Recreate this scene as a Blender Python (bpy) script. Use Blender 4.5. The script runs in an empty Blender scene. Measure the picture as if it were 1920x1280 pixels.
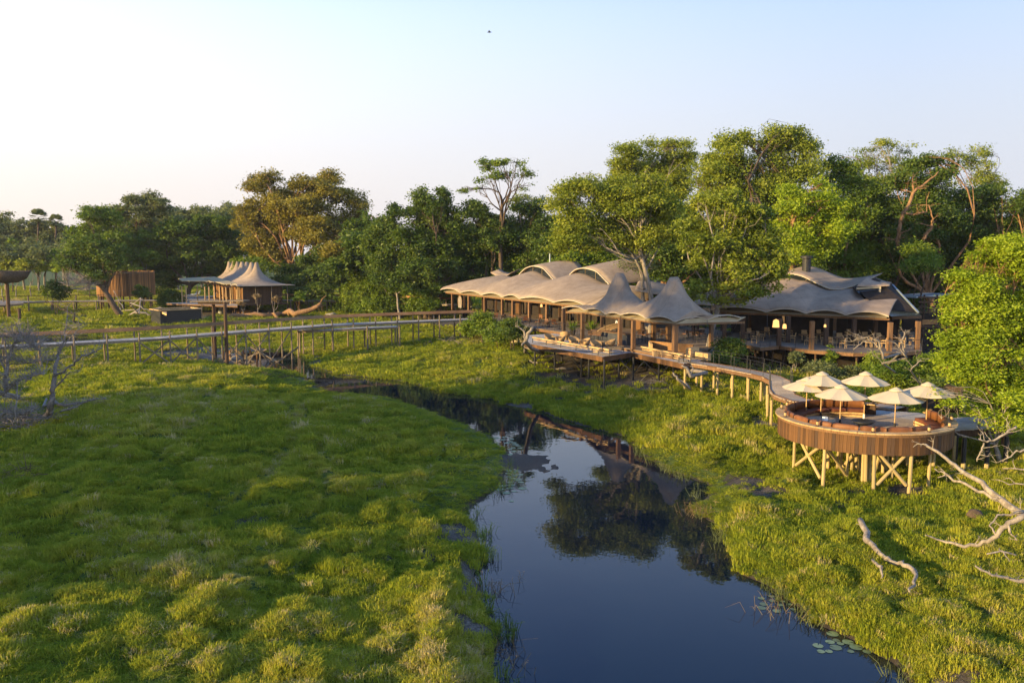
import bpy, math, random
import numpy as np
from mathutils import Vector, Matrix
random.seed(7); RNG = np.random.default_rng(11)
C = bpy.context.scene.collection
S = bpy.context.scene
R = math.radians
# ------------------------------------------------------------ camera, world, sun, exposure
H, FPX, YH = 12.0, 1550.0, 475.0
TH = math.atan((640-YH)/FPX)
cam = bpy.data.cameras.new('camera'); camo = bpy.data.objects.new('camera', cam); C.objects.link(camo)
camo.location = (0, 0, H); camo.rotation_euler = (math.pi/2-TH, 0, 0)
cam.sensor_width = 36; cam.lens = FPX/1920*36; cam.clip_start = 0.3; cam.clip_end = 6000
S.camera = camo
SUN_EL, SUN_AZ = R(10.5), math.atan2(-0.885, -0.465)      # azimuth clockwise from +Y
w = bpy.data.worlds.new('World'); S.world = w; w.use_nodes = True
nt = w.node_tree; nt.nodes.clear(); LK = nt.links.new
sky = nt.nodes.new('ShaderNodeTexSky'); sky.sky_type = 'NISHITA'; sky.sun_disc = False
sky.sun_elevation = SUN_EL; sky.sun_rotation = -SUN_AZ
sky.altitude = 900; sky.air_density = 1.0; sky.dust_density = 2.0; sky.ozone_density = 3.0
def wmath(op, a, b=None, c=None):
    x = nt.nodes.new('ShaderNodeMath'); x.operation = op
    for i, v in enumerate((a, b, c)):
        if v is None: continue
        if isinstance(v, (int, float)): x.inputs[i].default_value = v
        else: LK(v, x.inputs[i])
    return x.outputs[0]
def wmix(f, a, b):
    x = nt.nodes.new('ShaderNodeMixRGB')
    for i, v in ((0, f), (1, a), (2, b)):
        if isinstance(v, (int, float)): x.inputs[i].default_value = v
        elif isinstance(v, tuple): x.inputs[i].default_value = (*v, 1)
        else: LK(v, x.inputs[i])
    return x.outputs[0]
tcw = nt.nodes.new('ShaderNodeTexCoord'); sp = nt.nodes.new('ShaderNodeSeparateXYZ'); LK(tcw.outputs['Generated'], sp.inputs[0])
elev = wmath('MAXIMUM', sp.outputs['Z'], 0.0)
azd = wmath('MULTIPLY_ADD', wmath('ADD', wmath('MULTIPLY', sp.outputs['X'], math.sin(SUN_AZ)), wmath('MULTIPLY', sp.outputs['Y'], math.cos(SUN_AZ))), .5, .5)   # 1 towards the sun's azimuth
azs = wmath('MULTIPLY_ADD', azd, 2.2, -.25); azc = nt.nodes.new('ShaderNodeClamp'); LK(azs, azc.inputs[0]); azc = azc.outputs[0]
low = wmix(azc, (0.335, 0.338, 0.37), (0.460, 0.403, 0.363)); hi = wmix(azc, (0.325, 0.358, 0.405), (0.584, 0.575, 0.549))
eh = nt.nodes.new('ShaderNodeMapRange'); LK(elev, eh.inputs[0]); eh.inputs[1].default_value = .02; eh.inputs[2].default_value = .26
haze_c = wmix(eh.outputs[0], low, hi)
hf = wmath('POWER', 2.718, wmath('MULTIPLY', wmath('POWER', wmath('DIVIDE', elev, .36), 3.0), -1.0))
skc = nt.nodes.new('ShaderNodeVectorMath'); skc.operation = 'SCALE'; LK(sky.outputs[0], skc.inputs[0]); skc.inputs['Scale'].default_value = .19
bg = nt.nodes.new('ShaderNodeBackground'); bg.inputs['Strength'].default_value = 1.0
tn = nt.nodes.new('ShaderNodeVectorMath'); tn.operation = 'MULTIPLY'; LK(skc.outputs[0], tn.inputs[0]); tn.inputs[1].default_value = (.76, .92, 1.14)
LK(wmix(hf, tn.outputs[0], haze_c), bg.inputs[0])
out = nt.nodes.new('ShaderNodeOutputWorld'); LK(bg.outputs[0], out.inputs[0])
sl = bpy.data.lights.new('sun', 'SUN'); sl.energy = 4.7; sl.angle = R(0.6); sl.color = (1.0, 0.73, 0.34)
so = bpy.data.objects.new('sun', sl); C.objects.link(so)
sd_ = Vector((math.sin(SUN_AZ)*math.cos(SUN_EL), math.cos(SUN_AZ)*math.cos(SUN_EL), math.sin(SUN_EL)))
so.rotation_euler = sd_.to_track_quat('Z', 'Y').to_euler(); so.location = (-40, -10, 40)
vs = S.view_settings; vs.view_transform = 'Standard'; vs.look = 'None'; vs.exposure = 1.2; vs.gamma = 1; vs.use_curve_mapping = False
# ------------------------------------------------------------ pixel (of the 1920x1280 photograph) -> world
FW = Vector((0, math.cos(TH), -math.sin(TH))); UP = Vector((0, math.sin(TH), math.cos(TH))); CAM = Vector((0, 0, H))
def ray(px, py): return Vector((1, 0, 0))*((px-960)/FPX) + UP*((640-py)/FPX) + FW
def W(px, py, z=None, Y=None):
    d = ray(px, py); t = (z-H)/d.z if z is not None else Y/d.y
    return CAM + d*t
def Wp(px, py, A, B):                      # on the vertical plane through A and B
    n = Vector((B[1]-A[1], -(B[0]-A[0]), 0)); d = ray(px, py)
    t = n.dot(Vector((A[0], A[1], H))-CAM)/n.dot(d)
    return CAM + d*t
# ------------------------------------------------------------ noise
def _h(ix, iy, s):
    n = (ix*374761393 + iy*668265263 + s*974634777) & 0xffffffff
    n = ((n ^ (n >> 13))*1274126177) & 0xffffffff
    return ((n ^ (n >> 16)) & 0xffff)/65535.0
def vn(x, y, s=0):
    x = np.asarray(x, float); y = np.asarray(y, float)
    ix = np.floor(x).astype(np.int64); iy = np.floor(y).astype(np.int64); fx = x-ix; fy = y-iy
    fx = fx*fx*(3-2*fx); fy = fy*fy*(3-2*fy)
    a = _h(ix, iy, s)*(1-fx)+_h(ix+1, iy, s)*fx; b = _h(ix, iy+1, s)*(1-fx)+_h(ix+1, iy+1, s)*fx
    return (a*(1-fy)+b*fy)*2-1
def fbm(x, y, s=0, o=3):
    r = 0; a = 1.0; f = 1.0
    for i in range(o): r = r + a*vn(x*f+i*17.3, y*f-i*9.1, s+i); a *= .5; f *= 2.03
    return r/1.75
def sstep(x, a, b):
    t = np.clip((x-a)/(b-a), 0, 1); return t*t*(3-2*t)
# ------------------------------------------------------------ materials
M = {}
def newmat(name):
    m = bpy.data.materials.new(name); m.use_nodes = True; n = m.node_tree; n.nodes.clear()
    o = n.nodes.new('ShaderNodeOutputMaterial'); return m, n, o
def ramp(n, fac, stops):
    r = n.nodes.new('ShaderNodeValToRGB'); n.links.new(fac, r.inputs[0]); e = r.color_ramp.elements
    while len(e) < len(stops): e.new(0.5)
    for i, (p, c) in enumerate(stops): e[i].position = p; e[i].color = (*c, 1)
    return r.outputs[0]
def noise(n, scale, detail=4, vec=None, stretch=None, rough=.6, coord='Object'):
    tc = n.nodes.new('ShaderNodeTexCoord'); v = tc.outputs['Object' if coord == 'World' else coord]
    if coord == 'World': v = n.nodes.new('ShaderNodeNewGeometry').outputs['Position']
    if stretch:
        mp = n.nodes.new('ShaderNodeMapping'); mp.inputs['Scale'].default_value = stretch; n.links.new(v, mp.inputs[0]); v = mp.outputs[0]
    t = n.nodes.new('ShaderNodeTexNoise'); t.inputs['Scale'].default_value = scale; t.inputs['Detail'].default_value = detail
    t.inputs['Roughness'].default_value = rough; n.links.new(v, t.inputs[0]); return t.outputs[0]
def mix(n, f, a, b, mode='MIX'):
    x = n.nodes.new('ShaderNodeMixRGB'); x.blend_type = mode
    for i, v in ((0, f), (1, a), (2, b)):
        if isinstance(v, (int, float)): x.inputs[i].default_value = v
        elif isinstance(v, tuple): x.inputs[i].default_value = (*v, 1)
        else: n.links.new(v, x.inputs[i])
    return x.outputs[0]
def bump(n, h, s, d=.02):
    b = n.nodes.new('ShaderNodeBump'); b.inputs['Strength'].default_value = s; b.inputs['Distance'].default_value = d
    n.links.new(h, b.inputs['Height']); return b.outputs[0]
def surf(name, c1, c2, scale=3, stretch=None, rough=.8, metal=0, bmp=.3, rnd=.0, spec=.3, coord='Object', fine=None, bd=.02):
    """two-tone grained surface; rnd = brightness change from piece to piece"""
    m, n, o = newmat(name); p = n.nodes.new('ShaderNodeBsdfPrincipled')
    a = noise(n, scale, 5, stretch=stretch, coord=coord)
    col = ramp(n, a, [(.32, c1), (.68, c2)])
    if fine:
        b = noise(n, fine, 3, stretch=stretch, coord=coord); col = mix(n, .45, col, ramp(n, b, [(.3, (.35,)*3), (.7, (1.35,)*3)]), 'MULTIPLY')
    if rnd:
        oi = n.nodes.new('ShaderNodeObjectInfo'); g = n.nodes.new('ShaderNodeNewGeometry')
        ad = n.nodes.new('ShaderNodeMath'); ad.operation = 'ADD'; n.links.new(oi.outputs['Random'], ad.inputs[0]); n.links.new(g.outputs['Random Per Island'], ad.inputs[1])
        fr = n.nodes.new('ShaderNodeMath'); fr.operation = 'FRACT'; n.links.new(ad.outputs[0], fr.inputs[0])
        col = mix(n, 1, col, ramp(n, fr.outputs[0], [(0, (1-rnd,)*3), (1, (1+rnd, 1+rnd*.9, 1+rnd*.7))]), 'MULTIPLY')
    n.links.new(col, p.inputs['Base Color']); p.inputs['Roughness'].default_value = rough; p.inputs['Metallic'].default_value = metal
    p.inputs['Specular IOR Level'].default_value = spec
    if bmp: n.links.new(bump(n, a, bmp, bd), p.inputs['Normal'])
    n.links.new(p.outputs[0], o.inputs[0]); M[name] = m; return m
def leafmat(name, dark, mid, light, trans=.35, scale=.35, dry=None):
    m, n, o = newmat(name)
    g = n.nodes.new('ShaderNodeNewGeometry'); a = noise(n, scale, 3, coord='World')
    ad = n.nodes.new('ShaderNodeMath'); ad.operation = 'MULTIPLY_ADD'; n.links.new(g.outputs['Random Per Island'], ad.inputs[0]); ad.inputs[1].default_value = .42
    sb = n.nodes.new('ShaderNodeMath'); sb.operation = 'MULTIPLY_ADD'; n.links.new(a, sb.inputs[0]); sb.inputs[1].default_value = 1.5; sb.inputs[2].default_value = -.48
    n.links.new(sb.outputs[0], ad.inputs[2])
    st = [(.05, dark), (.45, mid), (.88, light)]
    if dry: st.append((.99, dry))
    col = ramp(n, ad.outputs[0], st)
    d = n.nodes.new('ShaderNodeBsdfDiffuse'); t = n.nodes.new('ShaderNodeBsdfTranslucent'); n.links.new(col, d.inputs[0])
    tc = mix(n, 1, col, (1.25, 1.2, .7), 'MULTIPLY'); n.links.new(tc, t.inputs[0])
    x = n.nodes.new('ShaderNodeMixShader'); x.inputs[0].default_value = trans; n.links.new(d.outputs[0], x.inputs[1]); n.links.new(t.outputs[0], x.inputs[2])
    gl = n.nodes.new('ShaderNodeBsdfGlossy'); gl.inputs['Roughness'].default_value = .45; gl.inputs[0].default_value = (.9, .9, .9, 1)
    y = n.nodes.new('ShaderNodeMixShader'); y.inputs[0].default_value = .012; n.links.new(x.outputs[0], y.inputs[1]); n.links.new(gl.outputs[0], y.inputs[2])
    n.links.new(y.outputs[0], o.inputs[0]); M[name] = m; return m
surf('wood_dark', (.045, .026, .016), (.11, .062, .034), 3, (8, 8, .8), rnd=.25)
surf('wood_plank', (.072, .035, .014), (.165, .082, .031), 2.5, (7, 7, .7), rnd=.38, fine=9)
surf('wood_pole', (.33, .24, .10), (.52, .40, .19), 2.5, (4, 4, .8), rnd=.15, fine=14)
surf('wood_post', (.13, .10, .065), (.26, .20, .13), 2.5, (4, 4, .8), rnd=.25)
surf('wood_brown', (.11, .058, .027), (.22, .122, .058), 3, (6, 6, .7), rnd=.2)
surf('wood_warm', (.42, .26, .11), (.62, .42, .2), 2, None, rnd=.12, fine=12)
surf('wood_rail', (.22, .105, .035), (.36, .19, .07), .6, None, rnd=.12, fine=7)
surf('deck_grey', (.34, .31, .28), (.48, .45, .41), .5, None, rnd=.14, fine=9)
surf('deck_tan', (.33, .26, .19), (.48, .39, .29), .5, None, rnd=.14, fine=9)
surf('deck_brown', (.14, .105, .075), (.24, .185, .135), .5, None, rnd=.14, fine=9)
surf('canvas', (.29, .222, .162), (.35, .275, .205), .5, None, rough=.9, bmp=.1, coord='World')
surf('canvas_stained', (.26, .195, .14), (.36, .27, .195), .3, None, rough=.9, bmp=.1, coord='World')
surf('canvas_edge', (.40, .34, .25), (.50, .43, .32), 2, None, rough=.9, bmp=0)
surf('lining', (.34, .27, .16), (.42, .34, .21), 1, None, rough=.9, bmp=0)
surf('parasol', (.50, .41, .265), (.58, .48, .32), 1.2, None, rough=.9, bmp=.05)
surf('metal_black', (.015, .015, .016), (.03, .03, .03), 6, None, rough=.5, bmp=0)
surf('metal_roof', (.24, .29, .31), (.36, .41, .43), 1.5, (6, .5, 1), rough=.4, metal=.4, bmp=.1)
surf('white_paint', (.62, .61, .58), (.78, .77, .74), 3, None, rough=.6, bmp=0)
surf('leather', (.12, .045, .016), (.21, .085, .028), 1.6, None, rough=.55, rnd=.12, bmp=.25, bd=.03)
surf('cushion_dark', (.11, .035, .018), (.19, .065, .03), 1.6, None, rough=.7, rnd=.1, bmp=.2)
surf('basket', (.28, .17, .07), (.46, .30, .14), 20, None, rough=.8, bmp=.3)
surf('cloth_white', (.7, .7, .68), (.8, .8, .78), 4, None, bmp=0)
surf('cloth_dark', (.03, .035, .04), (.06, .06, .065), 4, None, bmp=0)
surf('skin', (.13, .07, .045), (.17, .095, .06), 6, None, rough=.6, bmp=0)
surf('bark_pale', (.15, .12, .09), (.38, .325, .255), 2.5, (3, 3, .8), rough=.9, bmp=.6, fine=16, bd=.04)
surf('bark_orange', (.16, .085, .04), (.36, .21, .10), 2.2, (3, 3, .8), rough=.95, bmp=.7, fine=9, bd=.06)
surf('bark_dark', (.05, .035, .022), (.13, .09, .06), 2.2, (3, 3, .8), rough=.95, bmp=.7, fine=9, bd=.06)
surf('bark_grey', (.16, .135, .11), (.32, .28, .24), 2.2, (3, 3, .8), rough=.95, bmp=.7, fine=12, bd=.05)
surf('screen_poles', (.14, .07, .03), (.30, .16, .06), 1.2, None, rough=.9, bmp=.3, rnd=.5)
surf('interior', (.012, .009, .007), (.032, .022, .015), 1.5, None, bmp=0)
surf('thatch', (.30, .24, .13), (.46, .38, .22), 6, (1, 1, 1), bmp=.4)
surf('stone', (.2, .18, .15), (.36, .33, .28), 2, None, bmp=.5, fine=9)
surf('plastic_tank', (.16, .17, .15), (.26, .26, .22), 2, None, rough=.5, bmp=0)
surf('pad_green', (.10, .15, .06), (.2, .26, .13), 3, None, rough=.35, rnd=.3, bmp=0, spec=.6)
surf('glass_dark', (.01, .014, .02), (.02, .025, .03), 1, None, rough=.08, bmp=0, spec=.8)
def seams(name, dx, dy):                        # sewn panel seams: thin slightly darker raised lines, every 1.5 m
    n = M[name].node_tree; p = [x for x in n.nodes if x.type == 'BSDF_PRINCIPLED'][0]; g = n.nodes.new('ShaderNodeNewGeometry'); d = n.nodes.new('ShaderNodeVectorMath'); d.operation = 'DOT_PRODUCT'
    n.links.new(g.outputs['Position'], d.inputs[0]); d.inputs[1].default_value = (dx/1.5, dy/1.5, 0); f = n.nodes.new('ShaderNodeMath'); f.operation = 'FRACT'; n.links.new(d.outputs['Value'], f.inputs[0])
    r = ramp(n, f.outputs[0], [(0, (.87,)*3), (.03, (.87,)*3), (.055, (1, 1, 1)), (1, (1, 1, 1))]); src = p.inputs['Base Color'].links[0].from_socket
    st = ramp(n, noise(n, 1.1, 5, coord='World', rough=.75), [(.35, (.82, .80, .77)), (.6, (1.06, 1.05, 1.03))])
    n.links.new(mix(n, 1, mix(n, 1, src, r, 'MULTIPLY'), st, 'MULTIPLY'), p.inputs['Base Color'])
seams('canvas', .56, -.83); seams('canvas_stained', 1, .05)
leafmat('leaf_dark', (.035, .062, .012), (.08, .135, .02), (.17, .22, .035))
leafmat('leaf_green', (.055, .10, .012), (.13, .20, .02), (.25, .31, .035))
leafmat('leaf_bright', (.085, .125, .016), (.21, .26, .028), (.37, .385, .045), trans=.4)
leafmat('leaf_lime', (.12, .19, .012), (.28, .37, .02), (.44, .50, .04), trans=.45)
leafmat('leaf_olive', (.09, .085, .018), (.22, .195, .03), (.36, .31, .05))
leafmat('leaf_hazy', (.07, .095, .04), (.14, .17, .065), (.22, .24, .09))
leafmat('leaf_dry', (0.108, 0.072, 0.036), (0.240, 0.168, 0.084), (0.408, 0.312, 0.156))
# ------------------------------------------------------------ object helpers
ORG = {}
def tag(o, label=None, cat=None, group=None, kind=None):
    if label: o['label'] = label
    if cat: o['category'] = cat
    if group: o['group'] = group
    if kind: o['kind'] = kind
    return o
def thing(name, loc, label, cat, group=None, rz=0):
    o = bpy.data.objects.new(name, None); C.objects.link(o); o.location = loc; o.rotation_euler = (0, 0, rz); o.empty_display_size = .2
    tag(o, label, cat, group); ORG[o.name] = Vector(loc); return o
def link(name, me, parent=None, loc=None, rot=None, scl=None):
    o = bpy.data.objects.new(name, me); C.objects.link(o)
    if parent is not None: o.parent = parent; ORG[o.name] = ORG[parent.name]
    else: ORG[o.name] = Vector((0, 0, 0))
    if loc is not None: o.location = Vector(loc) - (ORG[parent.name] if parent is not None else Vector((0, 0, 0)))
    if rot is not None: o.rotation_euler = rot
    if scl is not None: o.scale = scl
    return o
class MB:
    def __init__(s): s.v = []; s.f = []
    def add(s, vs, fs):
        b = len(s.v); s.v.extend([tuple(v) for v in vs]); s.f.extend([tuple(i+b for i in f) for f in fs]); return s
    def box(s, c, d, rz=0, mat=None):
        x, y, z = d[0]/2, d[1]/2, d[2]/2; c = Vector(c)
        m = mat if mat is not None else Matrix.Rotation(rz, 3, 'Z')
        vs = [c + m @ Vector((sx*x, sy*y, sz*z)) for sz in (-1, 1) for sx, sy in ((-1, -1), (1, -1), (1, 1), (-1, 1))]
        return s.add(vs, [(0, 3, 2, 1), (4, 5, 6, 7), (0, 1, 5, 4), (1, 2, 6, 5), (2, 3, 7, 6), (3, 0, 4, 7)])
    def beam(s, p, q, wd, hg):                 # rectangular bar from p to q
        p = Vector(p); q = Vector(q); d = (q-p); L = d.length; d.normalize()
        sx = d.cross(Vector((0, 0, 1)))
        if sx.length < 1e-4: sx = Vector((1, 0, 0))
        sx.normalize(); up = sx.cross(d)
        m = Matrix((sx, d, up)).transposed()
        return s.box((p+q)/2, (wd, L, hg), mat=m)
    def tube(s, pts, rad, n=6, cap=True):
        pts = [Vector(p) for p in pts]; m = len(pts)
        if not isinstance(rad, (list, tuple)): rad = [rad]*m
        vs = []; ref = Vector((0, 0, 1))
        for i, p in enumerate(pts):
            t = (pts[min(i+1, m-1)]-pts[max(i-1, 0)])
            if t.length < 1e-6: t = Vector((0, 0, 1))
            t.normalize(); a = t.cross(ref)
            if a.length < .15: a = t.cross(Vector((1, 0, 0)))
            a.normalize(); b = t.cross(a); ref = ref
            for j in range(n):
                th = 2*math.pi*j/n; vs.append(p + (a*math.cos(th)+b*math.sin(th))*rad[i])
        fs = [(i*n+j, i*n+(j+1) % n, (i+1)*n+(j+1) % n, (i+1)*n+j) for i in range(m-1) for j in range(n)]
        if cap: fs += [tuple(range(n))[::-1], tuple(range((m-1)*n, m*n))]
        return s.add(vs, fs)
    def lathe(s, prof, c=(0, 0, 0), n=20, cap=False):
        c = Vector(c); vs = [c+Vector((r*math.cos(2*math.pi*j/n), r*math.sin(2*math.pi*j/n), z)) for r, z in prof for j in range(n)]
        fs = [(i*n+j, i*n+(j+1) % n, (i+1)*n+(j+1) % n, (i+1)*n+j) for i in range(len(prof)-1) for j in range(n)]
        if cap: fs += [tuple(range(n))[::-1], tuple(range((len(prof)-1)*n, len(prof)*n))]
        return s.add(vs, fs)
    def prism(s, poly, z0, z1):
        n = len(poly); vs = [(p[0], p[1], z0) for p in poly]+[(p[0], p[1], z1) for p in poly]
        a = sum(poly[i][0]*poly[(i+1) % n][1]-poly[(i+1) % n][0]*poly[i][1] for i in range(n))
        idx = list(range(n)) if a > 0 else list(range(n))[::-1]
        fs = [tuple(idx[::-1]), tuple(i+n for i in idx)]
        fs += [(idx[i], idx[(i+1) % n], idx[(i+1) % n]+n, idx[i]+n) for i in range(n)]
        return s.add(vs, fs)
    def grid(s, P):                            # P[i][j] world points
        nu, nv = len(P), len(P[0]); vs = [P[i][j] for i in range(nu) for j in range(nv)]
        return s.add(vs, [(i*nv+j, (i+1)*nv+j, (i+1)*nv+j+1, i*nv+j+1) for i in range(nu-1) for j in range(nv-1)])
    def mesh(s, name, mat=None, off=(0, 0, 0), smooth=False):
        me = bpy.data.meshes.new(name); o = Vector(off)
        me.from_pydata([(v[0]-o.x, v[1]-o.y, v[2]-o.z) for v in s.v], [], s.f)
        if mat: me.materials.append(M[mat])
        if smooth: me.polygons.foreach_set('use_smooth', [True]*len(me.polygons))
        me.update(); return me
    def build(s, name, mat, parent=None, smooth=False, thick=0):
        off = ORG[parent.name] if parent is not None else (0, 0, 0)
        o = link(name, s.mesh(name, mat, off, smooth), parent)
        if thick: md = o.modifiers.new('solid', 'SOLIDIFY'); md.thickness = thick; md.offset = 0
        return o
def rawmesh(name, V, F, mat, quad=True, smooth=False):
    """fast mesh from numpy: V (n,3), F (m,4)"""
    me = bpy.data.meshes.new(name); k = F.shape[1]
    me.vertices.add(len(V)); me.vertices.foreach_set('co', V.astype(np.float32).ravel())
    me.loops.add(F.size); me.loops.foreach_set('vertex_index', F.astype(np.int32).ravel())
    me.polygons.add(len(F)); me.polygons.foreach_set('loop_start', (np.arange(len(F))*k).astype(np.int32))
    try: me.polygons.foreach_set('loop_total', np.full(len(F), k, np.int32))
    except Exception: pass
    if mat: me.materials.append(M[mat])
    if smooth: me.polygons.foreach_set('use_smooth', [True]*len(F))
    me.update(calc_edges=True); return me
def copy_tree(o, parent=None):
    c = o.copy(); C.objects.link(c)
    if parent is not None: c.parent = parent
    for ch in list(o.children): copy_tree(ch, c)
    return c
CYL = {}
def cylmesh(mat, n=8):
    k = (mat, n)
    if k not in CYL:
        CYL[k] = MB().tube([(0, 0, 0), (0, 0, .5), (0, 0, 1)], [1, .97, .93], n).mesh('post', mat)
    return CYL[k]
def rod(name, p, q, r, mat, parent, n=8):      # a piece sharing the unit cylinder
    p = Vector(p); q = Vector(q); d = q-p
    o = link(name, cylmesh(mat, n), parent, loc=p); o.rotation_euler = d.to_track_quat('Z', 'Y').to_euler(); o.scale = (r, r, d.length); return o
BOXM = {}
def boxpiece(name, c, d, mat, parent, rot=(0, 0, 0)):
    if mat not in BOXM: BOXM[mat] = MB().box((0, 0, 0), (1, 1, 1)).mesh('block', mat)
    return link(name, BOXM[mat], parent, loc=c, rot=rot, scl=d)
# ============================================================ SETTING: ground, water
WP1 = [(1010,1420),(925,1280),(932,1225),(938,1185),(905,1140),(897,1090),(903,1055),(898,1015),(885,985),(880,958),(915,925),(945,905),(948,880),(946,855),(955,835),(952,826),(945,822),(925,800),(870,775),(800,748),(740,728),(690,720),(640,724),(600,716),(560,700),(520,694),(470,690),(440,684),(432,672),(455,662),(500,655),(545,657),(568,672),(590,690),(640,703),(700,709),(760,715),(830,735),(900,745),(960,760),(1010,770),(1060,790),(1130,808),(1175,820),(1205,850),(1250,885),(1320,905),(1322,930),(1290,950),(1345,985),(1365,1040),(1392,1072),(1440,1098),(1490,1130),(1530,1172),(1600,1200),(1660,1240),(1700,1280),(1760,1420)]
WP2 = [(45,634),(80,628),(180,630),(235,636),(170,647),(60,645)]
WP1 = [(x, y+(13 if i < 15 or i > 21 else 20)) if 13 <= i <= 23 else (x, y) for i, (x, y) in enumerate(WP1)]
polys = [np.array([[W(x, y, z=0).x, W(x, y, z=0).y] for x, y in P]) for P in (WP1, WP2)]
def sdist(x, y, pl):
    x = np.asarray(x, float); y = np.asarray(y, float)
    d = np.full(x.shape, 1e9); ins = np.zeros(x.shape, bool); n = len(pl)
    for i in range(n):
        ax, ay = pl[i]; bx, by = pl[(i+1) % n]; ex, ey = bx-ax, by-ay
        t = np.clip(((x-ax)*ex+(y-ay)*ey)/(ex*ex+ey*ey), 0, 1)
        d = np.minimum(d, np.hypot(x-ax-t*ex, y-ay-t*ey))
        c = ((ay > y) != (by > y)) & (x < (bx-ax)*(y-ay)/(by-ay+1e-12)+ax); ins ^= c
    return np.where(ins, -d, d)
def water_sd(x, y):
    s = np.minimum(sdist(x, y, polys[0]), sdist(x, y, polys[1]))
    return s + .35*fbm(np.asarray(x)*.7, np.asarray(y)*.7, 5, 2)
PATCH = [  # mud / sand: px, py, rx, ry, strength, sandiness
    (860,985,45,30,1,.4),(880,1060,28,55,1,.5),(770,712,45,7,.8,.6),(690,705,30,6,.6,.5),(985,742,26,6,.7,.5),(900,622,70,12,1,.8),(840,608,60,8,.8,.6),
    (425,592,130,8,1,.85),(360,600,60,8,.9,.7),(420,655,110,14,1,.8),(330,660,60,12,.8,.5),(520,668,60,10,1,.6),(250,642,60,7,.6,.5),
    (1320,740,60,16,.5,.5),(1180,725,120,14,.8,.35),(1400,885,40,12,.9,.3),(1420,905,60,10,.8,.3),(1445,802,30,20,.7,.7),(1680,905,90,22,.8,.2),(1790,860,60,12,.5,.2),
    (1780,1255,90,22,.8,.6),(900,1260,40,30,.7,.4),(1600,665,160,16,.7,.2),(470,985,60,14,.25,.6)]
PW = []
for a in PATCH:
    c = W(a[0], a[1], z=.8); PW.append((c.x, c.y, a[2]*c.y/FPX, a[3]*c.y/FPX*c.y/11., a[4], a[5]))
def patches(x, y):
    m = np.zeros_like(x); s = np.zeros_like(x)
    j = 1+1.1*fbm(x*.8, y*.6, 31, 4)
    for cx, cy, rx, ry, st, sa in PW:
        g = st*np.clip(1.25-np.sqrt(((x-cx)/rx)**2+((y-cy)/ry)**2)*j, 0, 1)
        s = np.maximum(s, g*sa); m = np.maximum(m, g)
    return np.clip(m*1.4, 0, 1), np.clip(s*1.3, 0, 1)
TRK = [[(330,1010),(420,950),(500,890),(548,820),(550,770),(520,735)],[(440,1090),(560,1000),(620,900),(600,820),(560,740)],[(250,900),(330,830),(380,770),(400,730)]]
TRK = [np.array([[W(x, y, z=1).x, W(x, y, z=1).y] for x, y in t]) for t in TRK]
def track(x, y):
    d = np.full(x.shape, 1e9)
    for t in TRK:
        for i in range(len(t)-1):
            ax, ay = t[i]; ex, ey = t[i+1]-t[i]
            q = np.clip(((x-ax)*ex+(y-ay)*ey)/(ex*ex+ey*ey), 0, 1); d = np.minimum(d, np.hypot(x-ax-q*ex, y-ay-q*ey))
    return np.clip(1-np.abs(d-.0)/.8, 0, 1)*(.6+.4*vn(x*.8, y*.8, 3))
def hgt_full(x, y):
    x = np.asarray(x, float); y = np.asarray(y, float)
    s = water_sd(x, y); m, sa = patches(x, y)
    bk = .5-.38*sstep(y, 36, 46)*(1-sstep(x, 6, 12)); h = np.where(s > 0, bk*(1-np.exp(-np.maximum(s, 0)/.7)), -1.0*(1-np.exp(np.minimum(s, 0)/1.2)))
    land = sstep(s, .1, 1.6+2.2*sstep(y, 36, 46))
    h = h + .75*sstep(s, 2, 18) - .45*np.exp(-((x-18.6)**2+(y-41)**2)/50) + .45*sstep(y, 56, 70)*sstep(x, -10, 0)*sstep(s, 2, 10)
    h = h + .5*sstep(y, 110, 180) + .45*sstep(y, 52, 75)*sstep(-x, 16, 28)*(1-sstep(y, 95, 110))*sstep(s, 1, 6)
    mo = .27*fbm(x*.42+y*.12, y*.30, 1, 3) + .36*np.abs(vn(x*.85, y*.7, 2)) + .12*vn(x*2.1, y*1.9, 4) + .06*vn(x*4.3, y*4.0, 6)
    far = 1-.5*sstep(y, 60, 120)
    h = h + mo*land*(1-.75*m)*far - .14*track(x, y)*land + .03*fbm(x*3, y*3, 9, 2)*sstep(s, -.2, .2)
    # exposed mud shoal in the channel by the left bank
    c = W(992, 865, z=0); g = np.exp(-(((x-c.x)/1.9)**2+((y-c.y)/4.2)**2)); h = np.where(s < .3, np.maximum(h, np.minimum(-.34+.50*g+.24*fbm(x*1.6, y*.9, 8, 4), .035+.03*fbm(x*3, y*2, 18, 3))), h)
    return h, s, m, sa
def hz(x, y): return float(hgt_full(np.array([x]), np.array([y]))[0][0])
rr = [6.0]
while rr[-1] < 3500:
    r = rr[-1]; y_ = r-30
    st = .9 if y_ < 12 else (.24 if y_ < 45 else (.36 if y_ < 85 else (.36*(y_/85)**2.4)))
    rr.append(r+st)
rr = np.array(rr); nc = 440; aa = np.linspace(R(-58), R(58), nc)
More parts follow.
